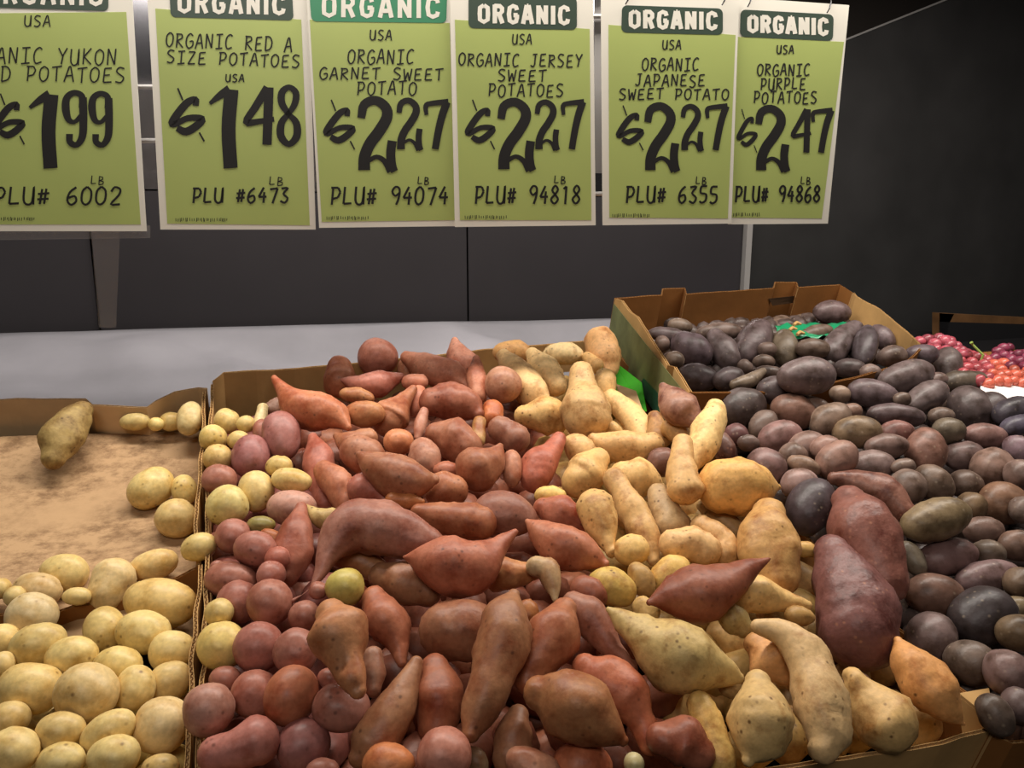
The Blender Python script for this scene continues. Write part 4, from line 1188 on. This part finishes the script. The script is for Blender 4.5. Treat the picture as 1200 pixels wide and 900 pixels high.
SG.append(sign(0.0, [(171, -34), (361, -34), (370, 269), (188, 269)], [(182, 10), (353, 23), (363, 264), (196, 262)],
    [(198, -22), (342, -18), (344, 24), (200, 20)], 'label_dark', (209, 334, -9, 15, 0.02), (264, 286, 87, 96, 0.02),
    [('ORGANIC RED A', 194, 342, 38, 55, 0.045), ('SIZE POTATOES', 195, 351, 59, 74, 0.04)],
    [('$', 199, 241, 112, 156, 1.1), ('1', 244, 279, 102, 199, 1), ('4', 284, 322, 101, 171, 1), ('8', 325, 352, 100, 171, 1)],
    (315, 332, 207, 217), ('PLU #6473', 225, 338, 220, 238), (206, 267, 255),
    'lime price sign reading 1.48 for red potatoes, second from the left'))
SG.append(sign(0.002, [(358, -28), (534, -28), (537, 265), (374, 267)], [(363, 23), (527, 27), (533, 258), (377, 260)],
    [(362, -14), (524, -12), (523, 27), (365, 25)], 'label_teal', (378, 515, -5, 20, 0.01), (433, 459, 35, 47, 0.02),
    [('ORGANIC', 407, 485, 58, 75, 0.01), ('GARNET SWEET', 374, 519, 79, 93, 0.01), ('POTATO', 418, 488, 95, 111, 0.01)],
    [('$', 380, 417, 125, 166, 1.1), ('2', 421, 466, 115, 201, 1), ('2', 466, 496, 116, 176, 1), ('7', 496, 527, 117, 176, 1)],
    (489, 503, 207, 216), ('PLU# 94074', 387, 525, 219, 240), (383, 434, 253),
    'lime price sign reading 2.27 with a lighter teal label, for garnet sweet potato'))
SG.append(sign(0.005, [(527, -16), (695, -16), (698, 264), (533, 266)], [(533, 23), (691, 34), (693, 258), (539, 258)],
    [(549, -5), (676, -3), (676, 35), (549, 33)], 'label_dark', (561, 667, 5, 27, 0.02), (600, 623, 40, 52, 0.01),
    [('ORGANIC JERSEY', 537, 682, 62, 77, 0.015), ('SWEET', 583, 640, 81, 95, 0.01), ('POTATOES', 572, 660, 98, 113, 0.01)],
    [('$', 546, 581, 125, 166, 1.1), ('2', 585, 628, 117, 200, 1), ('2', 628, 656, 118, 176, 1), ('7', 657, 686, 117, 176, 1)],
    (649, 663, 206, 215), ('PLU# 94818', 556, 680, 218, 239), (545, 594, 252),
    'lime price sign reading 2.27 for jersey sweet potatoes, over the paler sign gap'))
SG.append(sign(0.004, [(704, -3), (866, -1), (857, 262), (706, 264)], [(713, 29), (862, 41), (853, 256), (714, 255)],
    [(729, 6), (847, 10), (847, 41), (728, 38)], 'label_dark', (738, 840, 12, 33, 0.02), (776, 798, 47, 58, 0.01),
    [('ORGANIC', 752, 819, 68, 83, 0.01), ('JAPANESE', 744, 826, 87, 101, 0.01), ('SWEET POTATO', 725, 854, 104, 117, 0.0)],
    [('$', 723, 755, 131, 168, 1.1), ('2', 757, 797, 122, 201, 1), ('2', 799, 825, 123, 177, 1), ('7', 826, 854, 122, 177, 1)],
    (815, 828, 207, 216), ('PLU# 6355', 733, 841, 218, 238), (718, 762, 250),
    'lime price sign reading 2.27 for japanese sweet potato, second from the right'))
SG.append(sign(0.001, [(864, -3), (995, 6), (970, 262), (853, 263)], [(862, 43), (989, 49), (963, 256), (851, 255)],
    [(868, 11), (977, 17), (976, 48), (867, 43)], 'label_dark', (877, 970, 18, 38, 0.04), (910, 930, 53, 63, 0.02),
    [('ORGANIC', 887, 949, 75, 89, 0.01), ('PURPLE', 891, 944, 91, 105, 0.01), ('POTATOES', 883, 957, 107, 121, 0.01)],
    [('$', 864, 888, 135, 171, 1.1), ('2', 887, 926, 125, 201, 1), ('4', 926, 951, 127, 180, 1), ('7', 950, 977, 127, 180, 1)],
    (938, 950, 207, 216), ('PLU# 94868', 861, 961, 218, 237), (857, 890, 249),
    'lime price sign reading 2.47, rightmost and hanging slightly askew'))
# clear sleeve lip and strap below the left sign
S0, r0_ = SG[0]
poly(S0, [(-50, 264), (176, 264), (176, 279), (-50, 282)], -0.0012, 0.0004, 'clear_sleeve', M['clear'], r0_)
Sb = Sign(-0.02, 0)
v, f = prism([Sb.at(106, 262), Sb.at(141, 262), Sb.at(136, 384), Sb.at(116, 384)], RN, 0.0006)
tag(link_mesh('plastic_strap', v, f, M['clear']), 'translucent plastic strap hanging below the leftmost price sign', 'strap')
# rack: upright wires and rails the signs hang from
rk = empty('sign_rack', Sign(-0.03, 0).at(500, -30)); tag(rk, 'white wire rack behind the price signs, seen only in the gaps between them', 'rack')
Sr = Sign(-0.035, 0)
for y in (103, 166):
    link_mesh('rail', *tube([Sr.at(-60, y), Sr.at(345, y - 2)], 0.004), M['wire'], rk)
for y in (20, 228):
    link_mesh('rail', *tube([Sr.at(560, y), Sr.at(850, y - 2)], 0.004), M['wire'], rk)
link_mesh('rail', *tube([Sr.at(-60, -22), Sr.at(1010, -8)], 0.005), M['wire'], rk)
v, f = prism([Sr.at(696, -60, -.01), Sr.at(709, -60, -.01), Sr.at(709, 203, -.01), Sr.at(696, 203, -.01)], RN, 0.004)
link_mesh('upright', v, f, M['post'], rk)
for x in (-20, 340, 1005):
    link_mesh('upright', *tube([Sr.at(x, -200), Sr.at(x, -15)], 0.004), M['chrome'], rk)
# hooks through the sheets
for (x, y, i) in ((733, 2, 4), (846, 3, 4), (876, 5, 5), (969, 12, 5)):
    S, r = SG[i]
    pts = [S.at(x, y + 3, .004), S.at(x + 3, y - 2, .009), S.at(x + 5, y - 10, .004), S.at(x + 5, y - 16, -.02), S.at(x + 4, y - 22, -.034)]
    o = link_mesh('hook', *tube(pts, 0.0014, 6), M['chrome'], r)
# ------------------------------------------------------------------ grapes, tray and odds and ends
def blob(r, seg=8):
    bm = bmesh.new(); bmesh.ops.create_uvsphere(bm, u_segments=seg + 2, v_segments=seg, radius=r)
    for v in bm.verts: v.co.z *= 1.12
    me = bpy.data.meshes.new('grape'); bm.to_mesh(me); bm.free()
    for p in me.polygons: p.use_smooth = True
    me.materials.append(M['grape']); return me
gm = blob(1.0)
GZ = [('red grape bunch nearest the upper box wall, darker pink berries', [(1092, 402, 7), (1135, 420, 6)], '#a8505c'),
      ('red grape bunch with a green stalk, middle of the grape display', [(1130, 425, 8), (1160, 430, 8)], '#a44a50'),
      ('orange-red grape bunch above the white tray, rightmost front', [(1175, 440, 9), (1205, 445, 9)], '#c0604c'),
      ('dark red grape bunch at the right edge, behind the orange-red one', [(1180, 418, 6), (1215, 425, 6)], '#80384c')]
gp = [[(1078, 400), (1086, 399), (1095, 404), (1102, 398), (1108, 400), (1115, 405), (1098, 410), (1108, 411), (1120, 412), (1090, 410), (1127, 415), (1116, 417)],
      [(1126, 424), (1134, 417), (1140, 424), (1146, 419), (1133, 431), (1143, 433), (1152, 427), (1128, 437), (1138, 440), (1150, 438), (1158, 422), (1158, 433), (1148, 446), (1157, 443)],
      [(1164, 438), (1172, 434), (1180, 440), (1188, 434), (1196, 440), (1168, 446), (1177, 448), (1187, 447), (1197, 449), (1165, 428), (1176, 427), (1205, 444), (1205, 436), (1158, 450), (1190, 441), (1171, 441)],
      [(1171, 412), (1178, 418), (1166, 420), (1186, 422), (1194, 425), (1203, 420), (1201, 429), (1184, 429), (1176, 408), (1193, 416), (1210, 430)]]
rg = random.Random(21)
for (lab, _, col), pts in zip(GZ, gp):
    c = on(pts[0][0], pts[0][1], 0.05)
    e_ = empty('grape_bunch', c); tag(e_, lab, 'grapes', 'grape bunches')
    allp = []
    for (x, y) in pts:
        for lay_, dz in ((0.055, 0), (0.028, 6)):
            p = on(x + rg.uniform(-1, 1) + dz, y + rg.uniform(-1, 1), lay_); allp.append(p)
            o = bpy.data.objects.new('grape', gm); C.objects.link(o); o.parent = e_
            o.location = Vector((p - c).tolist()); r = rg.uniform(.0125, .015); o.scale = (r, r, r)
            o.rotation_euler = (rg.uniform(0, 3), rg.uniform(0, 3), 0)
            cc = np.array(lin(col)) * rg.uniform(.7, 1.35); o.color = (*np.clip(cc, 0, .9).tolist(), 1)
    mid = sum(allp) / len(allp)
    link_mesh('stem', *tube([mid - N0 * .02, mid + N0 * .01], .002, 6), M['stem'], e_)
    if 'stalk' in lab:
        a = on(1152, 416, .07); b = on(1140, 404, .085)
        link_mesh('stalk', *tube([mid, a, b, b + np.array([-.006, 0, .006])], [.003, .003, .003, .004], 6), M['stem'], e_)['label'] = 'green stalk'
# white tray under the grapes
t = empty('tray', on(1180, 462, .02)); tag(t, 'bright white tray edge under the grapes at the right edge', 'tray')
tp = [on(1148, 447, .045), on(1330, 440, .045), on(1340, 500, .045), on(1150, 474, .045)]
link_mesh('tray_floor', *prism(tp, N0, 0.004), M['tray'], t)
link_mesh('tray_lip', *prism([tp[3], tp[2], tp[2] + N0 * .02 - AY * .006, tp[3] + N0 * .02 - AY * .006], AY, 0.004), M['tray'], t)
gt = [on(1085, 425, -.01), on(1300, 410, -.01), on(1400, 455, -.01), on(1140, 470, -.01)]
g5 = empty('cardboard_box', on(1200, 440, 0)); tag(g5, 'low cardboard box under the red grapes, far right', 'box')
link_mesh('box_floor', *prism(gt, N0, 0.02), M['card_dark'], g5)
# wooden crate frame behind the grapes
fr = empty('wooden_frame', P(1150, 375, 2.25)); tag(fr, 'dim brown wooden crate rail standing behind the grapes', 'frame')
Yf = np.array([0, 2.0, 0])
q = lambda x, y: P(x, y, zplane(x, y, Yf, ey))
link_mesh('rail', *prism([q(1101, 367), q(1240, 374), q(1240, 381), q(1101, 377)], ey, 0.03), M['wood'], fr)
link_mesh('upright', *prism([q(1101, 367), q(1118, 368), q(1112, 380), q(1109, 400), q(1101, 400)], ey, 0.03), M['wood'], fr)
link_mesh('back_slat', *prism([q(1101, 377), q(1240, 381), q(1240, 440), q(1101, 440)], ey, 0.002), M['shelfdark'], fr)
# crumpled green film in the upper box
def film(name, a, b, c, d, lab):
    nx_, ny_ = 14, 6; V = []; Fc = []
    for i in range(nx_ + 1):
        for j in range(ny_ + 1):
            u, t_ = i / nx_, j / ny_; p = (a * (1 - u) + b * u) * (1 - t_) + (d * (1 - u) + c * u) * t_
            V.append(p + N0 * .012 * noise.noise(Vector((p * 60).tolist())))
    for i in range(nx_):
        for j in range(ny_):
            k = i * (ny_ + 1) + j; Fc.append([k, k + ny_ + 1, k + ny_ + 2, k + 1])
    o = link_mesh(name, V, Fc, M['plastic_green'], smooth=True); m_ = o.modifiers.new('s', 'SOLIDIFY'); m_.thickness = .0006
    tag(o, lab, 'film')
film('green_film', on(908, 381, .062), on(1000, 378, .062), on(1002, 396, .062), on(912, 396, .062), 'crumpled green plastic film under the potatoes in the upper box')
# scraps of loose potato skin between the potatoes
for k, (x, y, l) in enumerate([(925, 387, .05), (934, 392, .05), (930, 381, .055)]):
    p = on(x, y, l + .02)
    s_ = link_mesh('skin_scrap', *tube([p, p + np.array([.012, .004, .004]), p + np.array([.02, -.004, .002])], [.004, .006, .002], 6), M['card'])
    tag(s_, ['left', 'right', 'rearmost'][k] + ' one of three tan skin scraps on the green film, upper box', 'scrap', 'loose skin scraps')
